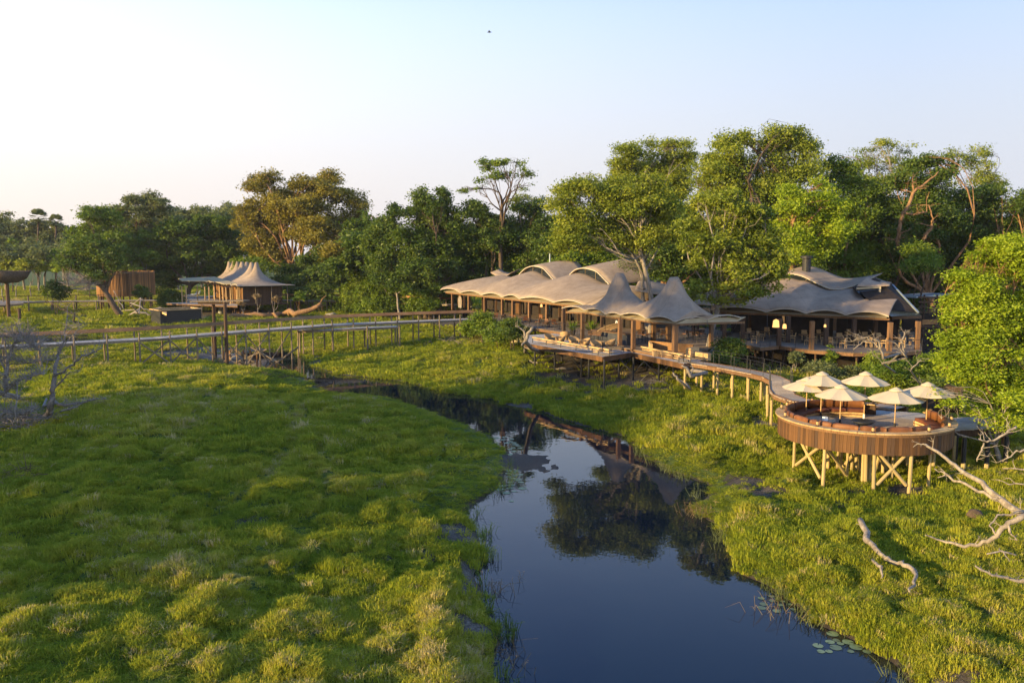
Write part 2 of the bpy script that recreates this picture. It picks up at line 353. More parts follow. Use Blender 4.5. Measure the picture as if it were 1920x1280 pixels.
# finer columns in the middle
aa = np.sign(aa)*np.abs(aa/R(58))**1.15*R(58)
RRg, AAg = np.meshgrid(rr, aa, indexing='ij'); GX = RRg*np.sin(AAg); GY = RRg*np.cos(AAg)-30
GH, GS, GM, GSA = hgt_full(GX.ravel(), GY.ravel())
V = np.stack([GX.ravel(), GY.ravel(), GH], 1); n0, n1 = GX.shape
I = np.arange(n0*n1).reshape(n0, n1); F = np.stack([I[:-1, :-1], I[:-1, 1:], I[1:, 1:], I[1:, :-1]], -1).reshape(-1, 4)
m, n, o = newmat('ground'); M['ground'] = m
p = n.nodes.new('ShaderNodeBsdfPrincipled'); p.inputs['Specular IOR Level'].default_value = .2
def attr(n, nm, t='GEOMETRY'):
    a = n.nodes.new('ShaderNodeAttribute'); a.attribute_name = nm; a.attribute_type = t; return a.outputs['Fac']
g1 = noise(n, .9, 6, coord='World', rough=.7); g2 = noise(n, 9, 5, coord='World', rough=.75); g3 = noise(n, .12, 3, coord='World')
green = ramp(n, g2, [(.3, (.03, .045, .012)), (.5, (.08, .12, .022)), (.7, (.15, .19, .04))])
green = mix(n, .6, green, ramp(n, g1, [(.3, (.6, .65, .6)), (.7, (1.3, 1.2, 1.0))]), 'MULTIPLY')
mudc = ramp(n, g2, [(.3, (.03, .024, .018)), (.7, (.085, .07, .055))]); sandc = mix(n, 1, ramp(n, g2, [(.36, (.09, .075, .06)), (.62, (.38, .34, .29))]), ramp(n, g1, [(.38, (.55, .53, .5)), (.62, (1.1, 1.08, 1.05))]), 'MULTIPLY')
mc = mix(n, attr(n, 'sand'), mudc, sandc)
fm = n.nodes.new('ShaderNodeMath'); fm.operation = 'MULTIPLY_ADD'; n.links.new(g1, fm.inputs[0]); fm.inputs[1].default_value = .5; n.links.new(attr(n, 'mud'), fm.inputs[2])
fr = ramp(n, fm.outputs[0], [(.42, (0, 0, 0)), (.62, (1, 1, 1))])
col = mix(n, fr, green, mc); n.links.new(col, p.inputs['Base Color'])
rg = n.nodes.new('ShaderNodeMapRange'); n.links.new(attr(n, 'wet'), rg.inputs[0]); rg.inputs[3].default_value = .95; rg.inputs[4].default_value = .55; n.links.new(rg.outputs[0], p.inputs['Roughness'])
n.links.new(bump(n, g2, .9, .14), p.inputs['Normal']); n.links.new(p.outputs[0], o.inputs[0])
me = rawmesh('ground', V, F, 'ground', smooth=True)
wet = 1-sstep(GH, .02, .22)
shade_soil = .75*sstep(GY.ravel(), 62, 75)*sstep(GX.ravel(), -2, 8)*(1-sstep(GY.ravel(), 130, 170))       # bare litter under the forest
mud = np.clip(np.maximum(GM, np.maximum(1-sstep(GS, .0, .45), shade_soil)), 0, 1)
for nm, a in (('mud', mud), ('sand', GSA*(1-.5*wet)), ('wet', wet)):
    at = me.attributes.new(nm, 'FLOAT', 'POINT'); at.data.foreach_set('value', a.astype(np.float32))
tag(link('ground', me), kind='structure')
# water
m, n, o = newmat('water'); M['water'] = m
p = n.nodes.new('ShaderNodeBsdfPrincipled'); p.inputs['Base Color'].default_value = (.003, .008, .018, 1); p.inputs['Roughness'].default_value = .012
p.inputs['IOR'].default_value = 1.36
a = noise(n, .45, 3, coord='World'); b = noise(n, 2.2, 2, coord='World'); ad = n.nodes.new('ShaderNodeMath'); ad.operation = 'MULTIPLY_ADD'
n.links.new(b, ad.inputs[0]); ad.inputs[1].default_value = .2; n.links.new(a, ad.inputs[2])
n.links.new(bump(n, ad.outputs[0], .05, .12), p.inputs['Normal']); n.links.new(p.outputs[0], o.inputs[0])
wb = MB(); xs = np.linspace(-90, 60, 40); ys = np.linspace(4, 130, 40)
wb.grid([[(x, y, 0) for y in ys] for x in xs]); tag(wb.build('water', 'water'), kind='structure')
bpy.data.objects['water'].data.flip_normals()
# ---------------------------------------------------------- grass
def gmat(name, st, trans=.35):
    m, n, o = newmat(name); M[name] = m
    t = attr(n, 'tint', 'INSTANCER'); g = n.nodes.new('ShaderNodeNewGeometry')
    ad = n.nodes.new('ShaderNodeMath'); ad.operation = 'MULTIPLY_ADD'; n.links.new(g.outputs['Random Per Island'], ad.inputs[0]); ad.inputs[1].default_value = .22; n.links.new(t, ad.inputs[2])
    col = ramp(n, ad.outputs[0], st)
    d = n.nodes.new('ShaderNodeBsdfDiffuse'); tr = n.nodes.new('ShaderNodeBsdfTranslucent'); n.links.new(col, d.inputs[0]); n.links.new(col, tr.inputs[0])
    x = n.nodes.new('ShaderNodeMixShader'); x.inputs[0].default_value = trans; n.links.new(d.outputs[0], x.inputs[1]); n.links.new(tr.outputs[0], x.inputs[2]); n.links.new(x.outputs[0], o.inputs[0])
gmat('grass_blade', [(.0, (.085, .128, .015)), (.3, (.218, .275, .024)), (.6, (.36, .38, .034)), (.85, (.46, .42, .06)), (1.0, (.55, .45, .2))], .42)
tufts = bpy.data.collections.new('tuft_kinds')
def tuft(name, nb, rad, hgt, wd, lean, seed, comb=(0, 0)):
    r = np.random.default_rng(seed); Vs = []; Fs = []
    for i in range(nb):
        a = r.uniform(0, 6.283); q = rad*math.sqrt(r.uniform()); bx, by = q*math.cos(a), q*math.sin(a)
        th = r.uniform(0, 6.283); le = lean*r.uniform(.3, 1.3); dx, dy = le*math.cos(th)+comb[0]+.5*bx/rad*lean, le*math.sin(th)+comb[1]+.5*by/rad*lean
        h = hgt*r.uniform(.5, 1.15); px, py = -math.sin(th)*wd, math.cos(th)*wd; b0 = len(Vs)
        Vs += [(bx-px, by-py, -.04), (bx+px, by+py, -.04), (bx+.4*dx+px*.8, by+.4*dy+py*.8, h*.68), (bx+.4*dx-px*.8, by+.4*dy-py*.8, h*.68),
               (bx+1.0*dx, by+1.0*dy, h*r.uniform(.55, 1.0))]
        Fs += [(b0, b0+1, b0+2, b0+3), (b0+3, b0+2, b0+4)]
    me = bpy.data.meshes.new(name); me.from_pydata(Vs, [], Fs); me.materials.append(M['grass_blade']); o = bpy.data.objects.new(name, me); tufts.objects.link(o)
for i in range(4): tuft('a_turf_%d' % i, 46, .19, .15, .011, .16, 50+i, (.04*(i-1.5), .02))
for i in range(3): tuft('b_tall_%d' % i, 60, .2, .42, .012, .3, 80+i)
def grass_nodes():
    ng = bpy.data.node_groups.new('scatter', 'GeometryNodeTree')
    ng.interface.new_socket('Geometry', in_out='INPUT', socket_type='NodeSocketGeometry'); ng.interface.new_socket('Geometry', in_out='OUTPUT', socket_type='NodeSocketGeometry')
    N = ng.nodes; L = ng.links; gi = N.new('NodeGroupInput'); go = N.new('NodeGroupOutput')
    mp = N.new('GeometryNodeMeshToPoints'); L.new(gi.outputs[0], mp.inputs[0])
    ci = N.new('GeometryNodeCollectionInfo'); ci.inputs[0].default_value = tufts; ci.inputs['Separate Children'].default_value = True; ci.inputs['Reset Children'].default_value = True
    ip = N.new('GeometryNodeInstanceOnPoints'); L.new(mp.outputs[0], ip.inputs['Points']); L.new(ci.outputs[0], ip.inputs['Instance']); ip.inputs['Pick Instance'].default_value = True
    def na(nm, t):
        a = N.new('GeometryNodeInputNamedAttribute'); a.data_type = t; a.inputs[0].default_value = nm; return a.outputs[0]
    L.new(na('idx', 'INT'), ip.inputs['Instance Index']); L.new(na('rot', 'FLOAT_VECTOR'), ip.inputs['Rotation']); L.new(na('scl', 'FLOAT_VECTOR'), ip.inputs['Scale'])
    L.new(ip.outputs[0], go.inputs[0]); return ng
NG = grass_nodes()
def scatter(name, label, P, idx, rot, scl, tint):
    me = bpy.data.meshes.new(name); me.vertices.add(len(P)); me.vertices.foreach_set('co', P.astype(np.float32).ravel())
    for nm, t, a in (('idx', 'INT', idx.astype(np.int32)), ('tint', 'FLOAT', tint.astype(np.float32))):
        at = me.attributes.new(nm, t, 'POINT'); at.data.foreach_set('value', a)
    for nm, a in (('rot', rot), ('scl', scl)):
        at = me.attributes.new(nm, 'FLOAT_VECTOR', 'POINT'); at.data.foreach_set('vector', a.astype(np.float32).ravel())
    me.materials.append(M['grass_blade']); me.update(); o = link(name, me); md = o.modifiers.new('scatter', 'NODES'); md.node_group = NG
    tag(o, label, 'grass', kind='stuff'); return o
def band(y0, y1, dens, s0):
    hw = .84; n_ = int(dens*hw*(y1*y1-y0*y0)); y = np.sqrt(RNG.uniform(y0*y0, y1*y1, n_)); x = RNG.uniform(-hw, hw, n_)*y
    return x, y, np.full(n_, s0)
B = [band(16.5, 30, 52, .95), band(30, 46, 26, 1.25), band(46, 72, 12, 1.8), band(72, 120, 4.2, 2.8), band(120, 260, .9, 5)]
x = np.concatenate([b[0] for b in B]); y = np.concatenate([b[1] for b in B]); s0 = np.concatenate([b[2] for b in B])
h, s, m_, sa = hgt_full(x, y)
mudn = np.clip(m_*1.15, 0, 1); bare = np.maximum(mudn, .97*sstep(y, 63, 72)*sstep(x, -3, 6))
keep = (s > .12) & (h > .05) & (RNG.uniform(size=len(x)) > bare*.97)
x, y, s0, h, s = x[keep], y[keep], s0[keep], h[keep], s[keep]
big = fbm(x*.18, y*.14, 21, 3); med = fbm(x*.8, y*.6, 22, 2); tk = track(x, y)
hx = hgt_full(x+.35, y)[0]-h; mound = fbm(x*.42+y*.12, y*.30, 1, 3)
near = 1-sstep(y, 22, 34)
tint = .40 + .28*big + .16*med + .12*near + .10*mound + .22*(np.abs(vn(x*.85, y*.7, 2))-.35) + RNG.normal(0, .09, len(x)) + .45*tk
dryp = np.clip(fbm(x*.5, y*.4, 61, 3)*1.6-.25, 0, 1); tint = np.where(RNG.uniform(size=len(x)) < (.03+.06*near+.28*dryp), tint+.38, tint)
right = sstep(x-(.06*y), 3, 8)*(1-sstep(y, 34, 44)); tint -= .04*right
tint = np.where((y > 46) & (x > -12) & (x < 6), tint-.03, tint)
sc = s0*RNG.uniform(.7, 1.3, len(x))*(1-.68*tk); zs = sc*RNG.uniform(.7, 1.5, len(x))*(1+.9*np.clip(med, -.6, 1))
zs = np.where(s0 > 2, zs*.55, zs)
LA_, LB_ = W(560, 708, z=0), W(1180, 835, z=0)
def camside(x, y): return (y > 36) & (y < LA_.y+(LB_.y-LA_.y)*(x-LA_.x)/(LB_.x-LA_.x))
zs = np.where(camside(x, y), zs*np.clip(s/6, .15, 1), zs)
rot = np.stack([-hx*0.6, RNG.normal(0, .12, len(x)), RNG.uniform(0, 6.28, len(x))], 1)
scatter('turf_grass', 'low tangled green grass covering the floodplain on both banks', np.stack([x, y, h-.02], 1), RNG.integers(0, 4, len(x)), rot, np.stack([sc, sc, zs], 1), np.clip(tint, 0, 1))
# taller grass: banks and scattered clumps
X_, Y_, S_ = [], [], []
for y0, y1, dn in ((17, 40, 13), (40, 80, 6)):
    a, b, c = band(y0, y1, dn, 1.0)
    h2, s2, m2, _ = hgt_full(a, b); cl = fbm(a*.35, b*.3, 41, 2)
    pr = np.exp(-((s2-.35)/.6)**2)*np.clip(.35+1.2*fbm(a*.25, b*.25, 44, 2), .05, 1) + np.clip(cl-.10, 0, 1)*1.1
    pr += .95*sstep(b, 46, 52)*(1-sstep(b, 60, 66))*sstep(s2, .4, 1)*(a > -13)*(a < 18)
    pr = np.where(camside(a, b) & (s2 < 4), 0, pr); k = (RNG.uniform(size=len(a)) < pr) & (s2 > -.28) & (m2 < .5); X_.append(a[k]); Y_.append(b[k]); S_.append(np.maximum(h2[k], -.12))
X_ = np.concatenate(X_); Y_ = np.concatenate(Y_); S_ = np.concatenate(S_); nn = len(X_)
k = RNG.uniform(.4, .95, nn)*np.where(Y_ > 45, 1.35, 1); tn = .33+.3*fbm(X_*.3, Y_*.3, 23, 2)+RNG.normal(0, .1, nn)+.1*(1-sstep(Y_, 22, 36))
scatter('bank_grass', 'taller arching green grass along the water edge and in clumps', np.stack([X_, Y_, S_-.03], 1), RNG.integers(4, 7, nn), np.stack([RNG.normal(0, .15, nn), RNG.normal(0, .15, nn), RNG.uniform(0, 6.28, nn)], 1), np.stack([k*1.15, k*1.15, k*.85], 1), np.clip(tn, 0, 1))
print('GRASS', len(x), nn, 'GROUND', len(F))
# ============================================================ TREES
def leaf_cloud(C0, rad, n_clust, n_leaf, cs, ls, rng, fl=.55, gap=.0, seed=0):
    """C0, rad: lobe centre and radii; leaf quads gathered in clumps near the lobe's shell"""
    # secondary lobes on the shell of the main one: cauliflower outline with gaps between
    ns = int(rng.integers(9, 14)); sd = rng.normal(size=(ns, 3)); sd /= np.linalg.norm(sd, axis=1)[:, None]; sd[:, 2] = np.where(sd[:, 2] < -.55, sd[:, 2]*.7, sd[:, 2])
    sr = rng.uniform(.24, .46, ns); scn = sd*(rng.uniform(.5, 1.12, ns))[:, None]*(1-sr*.45)[:, None]
    w_ = sr**2; pick = rng.choice(ns, n_clust, p=w_/w_.sum()); d = rng.normal(size=(n_clust, 3)); d /= np.linalg.norm(d, axis=1)[:, None]; d[:, 2] = np.abs(d[:, 2])*np.where(rng.uniform(size=n_clust) < .6, 1, -.85)
    T = C0+(scn[pick]+d*(sr[pick]*rng.uniform(size=n_clust)**.35*rng.uniform(.8, 1.2, n_clust))[:, None]*np.array([1.12, 1.12, .95]))*rad
    gap = gap*.75
    if gap:
        g = vn(T[:, 0]*.8+seed, T[:, 2]*.8, 3)+vn(T[:, 1]*.8, T[:, 2]*.8+seed, 5); T = T[g > -1.2+gap*1.6]
    k = len(T); P = np.repeat(T, n_leaf, 0); N = len(P)
    P = P+rng.normal(size=(N, 3))*np.array([cs, cs, cs*fl])
    a = rng.normal(size=(N, 3)); a[:, 2] *= .45; a /= np.linalg.norm(a, axis=1)[:, None]
    o = (P-C0)/rad; u = rng.normal(size=(N, 3))*.8+o*.7+np.array([0, 0, .55])
    b = np.cross(u, a); b /= np.linalg.norm(b, axis=1)[:, None]+1e-9
    L = (ls*rng.uniform(.6, 1.35, N))[:, None]; a = a*L*.5; b = b*L*.27
    return np.stack([P-a*1.05-b*.9, P+a*1.15, P-a*.35+b*1.5], 1).reshape(-1, 3), T
SPEC = {  # leaf mat, bark, clump size, leaf px length, density, gap
    'dark': ('leaf_dark', 'bark_dark', .55, 4.6, 1.0, .15), 'green': ('leaf_green', 'bark_dark', .55, 4.4, 1.0, .2),
    'bright': ('leaf_bright', 'bark_grey', .5, 4.6, .95, .3), 'lime': ('leaf_lime', 'bark_grey', .34, 5.0, 1.0, .6),
    'olive': ('leaf_olive', 'bark_orange', .6, 4.2, 1.0, .3), 'hazy': ('leaf_hazy', 'bark_grey', .7, 4.6, .8, .2),
    'dry': ('leaf_dry', 'bark_grey', .45, 3.4, .45, .5), 'sparse': ('leaf_green', 'bark_dark', .42, 4.0, .6, .5), 'feather': ('leaf_bright', 'bark_grey', .45, 3.6, .7, .4),
    'open': ('leaf_bright', 'bark_orange', .33, 5.6, .62, .38)}
NLEAF = 0
YS = 1.107
def limb(mb, p, q, r0, r1, rng, wob=.12, n=6, seg=5):
    p = np.array(p); q = np.array(q); L = np.linalg.norm(q-p); pts = []; ra = []
    off = rng.normal(size=3)*wob*L
    for i in range(seg+1):
        t = i/seg; c = p+(q-p)*t+off*math.sin(math.pi*t)+np.array([0, 0, .10*L])*math.sin(math.pi*t)*.6+rng.normal(size=3)*wob*L*.12*(0 < i < seg)
        pts.append(c); ra.append(r0+(r1-r0)*t**.8)
    mb.tube(pts, ra, n, cap=False); return pts
def tree(name, label, cat, base, Y, lobes, sp, tr=.35, forks=None, fork=.4, group=None, dens=1.0, stems=1, spread=1.0, mat=None, sub=5, leafk=1.0, front=True, bark=None):
    """base: px (or (px, py)) of the foot at distance Y; lobes (px, py, rx[, ry]) in photo pixels, turned into metres at that distance"""
    global NLEAF
    rng = np.random.default_rng(abs(hash_s(label)) % 99991); Y = Y*YS; k = Y/FPX
    lm, bm, cs, lp, dn, gap = SPEC[sp]; lm = mat or lm; bm = bark or bm
    bx = W(base if not isinstance(base, tuple) else base[0], 560, Y=Y).x; bz = hz(bx, Y)-.15
    root = thing(name, (bx, Y, bz), label, cat, group); off = np.array([bx, Y, bz])
    if name in ('forest_tree', 'fig_tree', 'marsh_tree', 'open_tree', 'umbrella_thorn') and len(lobes) >= 5:
        lobes = list(lobes); ys = sorted(l[1] for l in lobes); med = ys[len(ys)//2]
        for l in list(lobes):
            if l[1] >= med-4 and l[1] < 505 and rng.uniform() < (.75 if name in ('forest_tree', 'fig_tree', 'marsh_tree') else .35): ry = l[3] if len(l) > 3 else l[2]*.75; lobes.append((l[0]+rng.uniform(-14, 14), l[1]+ry*1.15, l[2]*.9, ry*.95))
    LC = []
    for l in lobes:
        px, py, rx = l[:3]; ry = l[3] if len(l) > 3 else rx*.75
        dy = rng.uniform(-1, 1)*rx*k*.7*spread; c = W(px, py, Y=Y+dy); LC.append((np.array(c), np.array([rx*k, max(rx, ry)*k*.85, ry*k]), rx*ry))
    zt = np.mean([c[0][2] for c in LC]); cx = np.mean([c[0][0] for c in LC]); low = min(c[0][2]-c[1][2] for c in LC)
    mb = MB(); Vs = []
    for s_ in range(stems):
        b0 = np.array([bx+(s_-(stems-1)/2)*tr*2.0, Y+rng.uniform(-1, 1)*tr*(stems > 1), bz])
        mine = [c for i, c in enumerate(LC) if stems == 1 or i % stems == s_ or len(LC) < stems]
        if not mine: continue
        mcx = np.mean([c[0] for c in mine], 0); fz = bz+(zt-bz)*fork
        fp = np.array([b0[0]+(mcx[0]-b0[0])*fork*.8, b0[1]+(mcx[1]-b0[1])*.4, fz])
        if forks: fp = np.array(W(forks[0]+(s_-(stems-1)/2)*8, forks[1], Y=Y))
        limb(mb, b0, fp, tr*1.15, tr*.72, rng, .05, 9, 6)
        for (c, rd, ar) in mine:
            st = fp+(b0-fp)*rng.uniform(0, .25); ps = limb(mb, st, c, tr*rng.uniform(.35, .52), tr*.12, rng, .13, 6, 6)
            for q in range(sub):
                d = rng.normal(size=3); d[2] = abs(d[2])*.9-.25; d /= np.linalg.norm(d); i0 = rng.integers(3, 7)
                e = c+d*rd*rng.uniform(.65, 1.0); ps2 = limb(mb, ps[min(i0, 6)], e, tr*.13, tr*.035, rng, .12, 4, 4)
                for z_ in range(2):
                    d2 = d+rng.normal(size=3)*.7; d2 /= np.linalg.norm(d2); limb(mb, ps2[2], c+d2*rd*rng.uniform(.7, 1.02), tr*.06, tr*.02, rng, .1, 3, 3)
    t = mb.build('trunk', bm, root, smooth=True)
    ls = max(lp*k*.98, .09)*leafk
    for (c, rd, ar) in LC:
        n = ar*3.8*dn*dens/leafk**2; nl = 26; ncl = max(5, int(n/nl))
        csz = min(cs, rd[0]*.3)
        v, _ = leaf_cloud(c, rd, ncl, nl, csz, ls, rng, gap=gap, seed=rng.uniform(0, 99)); Vs.append(v)
    v = np.concatenate(Vs)-off; nq = len(v)//3; NLEAF += nq
    me = rawmesh('crown', v, np.arange(nq*3).reshape(-1, 3), lm); link('crown', me, root)
    return root
def hash_s(s):
    h = 5381
    for ch in s: h = (h*33+ord(ch)) & 0xffffffff
    return h
# --- far left, hazy row
FAR = [((-30, 425), 28, 'westernmost far tree at the left edge of the treeline'), ((12, 420), 32, 'far tree with a crown cut by the left edge of the photo'), ((48, 428), 28, 'low round far tree just left of the fan palms'),
       ((86, 432), 36, 'far dark tree right below the two fan palms'), ((128, 440), 26, 'far tree between the palms and the bushy green tree'), ((335, 405), 26, 'far brownish tree right of the tall spreading tree'),
       ((378, 402), 28, 'far pale tree rising behind the rounded dark crown'), ((425, 398), 26, 'far grey green tree left of the big olive tree'), ((450, 420), 24, 'far tree touching the left side of the big olive tree')]
for (px, py), r, lab in FAR:
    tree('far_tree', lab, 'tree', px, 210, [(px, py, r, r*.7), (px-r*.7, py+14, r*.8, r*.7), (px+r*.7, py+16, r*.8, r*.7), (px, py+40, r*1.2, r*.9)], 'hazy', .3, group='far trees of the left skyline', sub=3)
for i, (px, py) in enumerate([(5, 480), (60, 478), (115, 482), (170, 470), (30, 498), (95, 497)]):
    tree('bush', ['low bright bush by the left edge under the far trees', 'grey green bush below the two palms', 'bush right of the palms at the back of the marsh', 'bush left of the leaning tree crown', 'yellowish low bush behind the woven bowl shelter', 'small yellow green bush behind the far walkway'][i], 'bush', px, 175, [(px-14, py, 22, 14), (px+16, py+3, 24, 15), (px, py-8, 18, 12)], ['hazy', 'hazy', 'green', 'green', 'bright', 'lime'][i], .12, sub=2)
for i, (px, py, lab) in enumerate([(-25, 478, 'far thicket at the left edge'), (25, 482, 'far thicket right of the left edge'), (75, 476, 'far thicket below the left palm'), (120, 480, 'far thicket below the right palm'), (165, 474, 'far thicket behind the leaning crown'), (215, 476, 'far thicket above the pole screen')]):
    tree('thicket', lab, 'thicket', px, 200, [(px-16, py, 28, 20), (px+16, py+3, 28, 20), (px, py-12, 26, 18), (px, py+16, 34, 16)], ['hazy', 'green', 'hazy'][i % 3], .2, sub=1, leafk=1.2)
def palm(px, top, Y, label, rp):
    Y *= YS; rng = np.random.default_rng(px); b = W(px, 500, Y=Y); t = W(px+2, top, Y=Y); bz = hz(b.x, Y)
    root = thing('fan_palm', (b.x, Y, bz-.1), label, 'palm tree', 'fan palms on the far skyline')
    MB().tube([(b.x, Y, bz-.1), (b.x+.3, Y, (bz+t.z)/2), (t.x, Y, t.z)], [.28, .3, .22], 7).build('trunk', 'bark_dark', root, True)
    mb = MB(); k = rp*Y/FPX
    for i in range(60):
        a = rng.uniform(0, 6.28); e = rng.uniform(-.8, 1.3); d = Vector((math.cos(a)*math.cos(e), math.sin(a)*math.cos(e), math.sin(e))); c = t+d*k*.55; s_ = d.cross(Vector((0, 0, 1))).normalized(); u = s_.cross(d)
        for j in range(9):
            g = (j-4)/4*1.15; dd = (d*math.cos(g)+s_*math.sin(g)); q = c+dd*k*.5; n_ = (s_*math.cos(g)-d*math.sin(g))*k*.06
            mb.add([c-n_, c+n_, q+n_*.6-Vector((0, 0, .05)), q-n_*.6], [(0, 1, 2, 3)])
    mb.build('crown', 'leaf_hazy', root)
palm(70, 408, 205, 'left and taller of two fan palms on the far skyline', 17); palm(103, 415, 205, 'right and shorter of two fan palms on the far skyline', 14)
# --- left middle
tree('marsh_tree', 'bushy green tree left of the tall spreading tree, uneven crown', 'tree', 190, 150, [(165,402,24,18),(190,395,20,14),(205,418,30,22),(175,430,34,24),(150,440,22,20),(195,450,40,24)], 'green', .35)
tree('leaning_tree', 'leaning grey trunk with dark drooping crown beside the pole screen', 'tree', (228, 585), 128, [(135,478,26,20),(165,462,30,22),(200,470,30,22),(150,500,30,18),(185,498,36,20),(210,490,24,22),(120,495,20,14),(180,520,24,14)], 'dark', .5, forks=(190,533), bark='bark_dark')
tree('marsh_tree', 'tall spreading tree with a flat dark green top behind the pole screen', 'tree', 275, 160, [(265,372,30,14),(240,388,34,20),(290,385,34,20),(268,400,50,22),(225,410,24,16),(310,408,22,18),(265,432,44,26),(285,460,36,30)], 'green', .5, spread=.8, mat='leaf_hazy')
tree('marsh_tree', 'bright leafy tree behind the pole screen, lit on its left side', 'tree', 265, 155, [(245,452,34,26),(275,470,38,32),(235,485,32,28),(262,500,40,28),(290,440,28,22),(245,520,26,18)], 'bright', .4, mat='leaf_green')
tree('marsh_tree', 'broad dome shaped dark tree overhanging the left tent', 'tree', 350, 158, [(340,435,36,28),(378,425,38,28),(410,442,38,30),(330,470,45,36),(375,470,52,38),(418,480,36,34),(300,480,34,40),(320,515,44,30),(380,510,50,28),(430,510,24,24)], 'dark', .55, dens=1.15)
tree('marsh_tree', 'grey brown tree between the dome shaped tree and the olive tree', 'tree', 425, 175, [(400,420,34,28),(440,425,36,30),(420,455,44,30),(460,460,36,30)], 'hazy', .4)
tree('umbrella_thorn', 'big olive gold tree with forked orange limbs behind the left tent', 'tree', (572, 540), 152, [(480,345,32,20),(505,332,22,12),(525,362,42,24),(575,345,38,22),(612,333,32,16),(600,362,44,24),(645,372,40,22),(668,392,26,20),(480,385,36,28),(540,395,50,30),(600,405,54,32),(560,375,50,34),(525,415,44,30),(595,430,50,30),(650,415,36,24),(470,420,34,28),(520,435,42,30),(510,470,32,26),(575,440,44,26),(640,445,36,18)], 'olive', .6, forks=(556,500), stems=3, sub=4, dens=1.2)
tree('dry_thorn_tree', 'pale leafless looking thorn tree leaning right of the olive tree', 'tree', (668, 540), 148, [(650,430,42,18),(690,440,36,20),(665,455,46,16),(700,420,26,18),(640,462,30,12)], 'dry', .3, sub=10)
for px, py, rx, ry, sp, lab in [(500,480,44,30,'bright','fresh green bush right behind the left tent roof'),(470,505,36,24,'green','bush hugging the back of the left tent'),(555,520,44,26,'dark','dark bush at the foot of the olive tree'),(620,500,56,40,'dark','dark thicket below the dry thorn tree'),(675,510,44,36,'dark','thicket between dry thorn tree and fig trees'),(640,470,36,24,'olive','small olive bush under the dry thorn tree')]:
    tree('bush', lab, 'bush', px, 146 if sp != 'bright' else 158, [(px-rx*.4, py, rx*.7, ry*.8), (px+rx*.4, py+3, rx*.7, ry*.8), (px, py-ry*.3, rx*.6, ry*.7), (px, py+ry*.4, rx, ry*.7)], sp, .2, mat='leaf_green' if sp == 'bright' else None, stems=2, sub=2)
tree('fig_tree', 'dense dark tree with upright shoots, left of two by the walkway end', 'tree', (748, 585), 124, [(722,425,24,34),(738,400,18,16),(750,440,34,32),(720,470,32,34),(755,480,34,36),(715,505,28,26),(745,515,36,22),(700,455,18,24)], 'dark', .3, stems=2, dens=1.1)
tree('fig_tree', 'dense dark tree with spiky top, right of two by the walkway end', 'tree', (808, 590), 123, [(788,372,18,22),(832,372,16,22),(810,388,26,20),(780,405,30,26),(838,405,32,26),(805,430,48,30),(775,460,36,34),(835,460,40,34),(862,430,22,30),(800,500,44,28),(850,500,36,30),(870,470,20,26)], 'dark', .5, stems=3, dens=1.1)
tree('white_trunk_sapling', 'slim pale forked trunk standing at the walkway below the fig trees', 'tree', (750, 590), 120, [(742,530,22,14),(765,540,18,12)], 'dark', .2, forks=(744,550), bark='bark_pale', sub=3)
tree('forest_tree', 'dark green tree directly below the tall thin tree', 'tree', 925, 124, [(880,392,22,20),(900,410,30,24),(895,440,36,28),(930,425,34,26),(925,460,44,30),(880,470,26,28),(915,500,46,24)], 'dark', .45)
tree('forest_tree', 'green tree right of the tall thin tree, behind the first roof', 'tree', 985, 125, [(975,395,26,20),(1005,392,28,20),(1018,420,30,26),(985,425,40,28),(965,460,36,28),(1010,465,40,32),(985,500,44,24)], 'green', .45, mat='leaf_dark')
tree('emergent_tree', 'tall thin tree with sparse open crown rising above the treeline', 'tree', (942, 500), 122, [(912,312,22,13),(940,303,22,11),(968,305,20,11),(985,325,16,12),(918,335,22,12),(950,330,26,12),(980,348,18,10),(905,352,14,9),(870,358,12,9)], 'sparse', .38, forks=(942,375), sub=8)
tree('emergent_tree', 'small flat topped tree just right of the tall thin tree', 'tree', (975, 500), 125, [(985,372,20,9),(965,378,16,8),(1003,378,12,7)], 'feather', .22, forks=(978,400), sub=6)
tree('forest_tree', 'tall feathery tree behind the arched roofs, flat uneven top', 'tree', (1215, 520), 102, [(1185,285,34,18),(1225,275,36,14),(1262,280,34,16),(1170,315,30,24),(1215,310,46,28),(1265,315,40,28),(1160,350,30,24),(1250,355,50,30),(1290,300,16,20)], 'bright', .5, leafk=.9)
tree('pale_acacia', 'wide yellow green tree leaning over the arched roofs, pale twisted trunk', 'tree', (1220, 580), 77, [(1070,352,30,20),(1105,345,28,18),(1060,385,34,24),(1120,375,44,24),(1165,358,46,26),(1205,350,40,22),(1085,415,42,26),(1150,405,52,28),(1210,395,50,28),(1250,385,30,26),(1060,445,34,22),(1110,450,46,24),(1175,440,50,26),(1230,440,36,24),(1050,465,26,14),(1205,460,30,20),(1245,410,30,30),(1262,440,26,24)], 'bright', .27, forks=(1200,470), bark='bark_pale', dens=1.0, sub=7)
tree('grey_twig_tree', 'grey twiggy half bare crown around the pale trunk above the twin cones', 'tree', (1226, 575), 78, [(1195,480,34,22),(1215,500,26,16),(1180,500,24,12)], 'dry', .24, forks=(1205,510), bark='bark_grey', mat='leaf_hazy', sub=14)
tree('forest_tree', 'orange limbed dark tree standing between the two roofs', 'tree', (1250, 560), 88, [(1240,430,36,28),(1275,420,36,30),(1250,470,40,28),(1290,465,36,30),(1262,500,30,18)], 'dark', .5, forks=(1250,515), stems=2, bark='bark_orange')
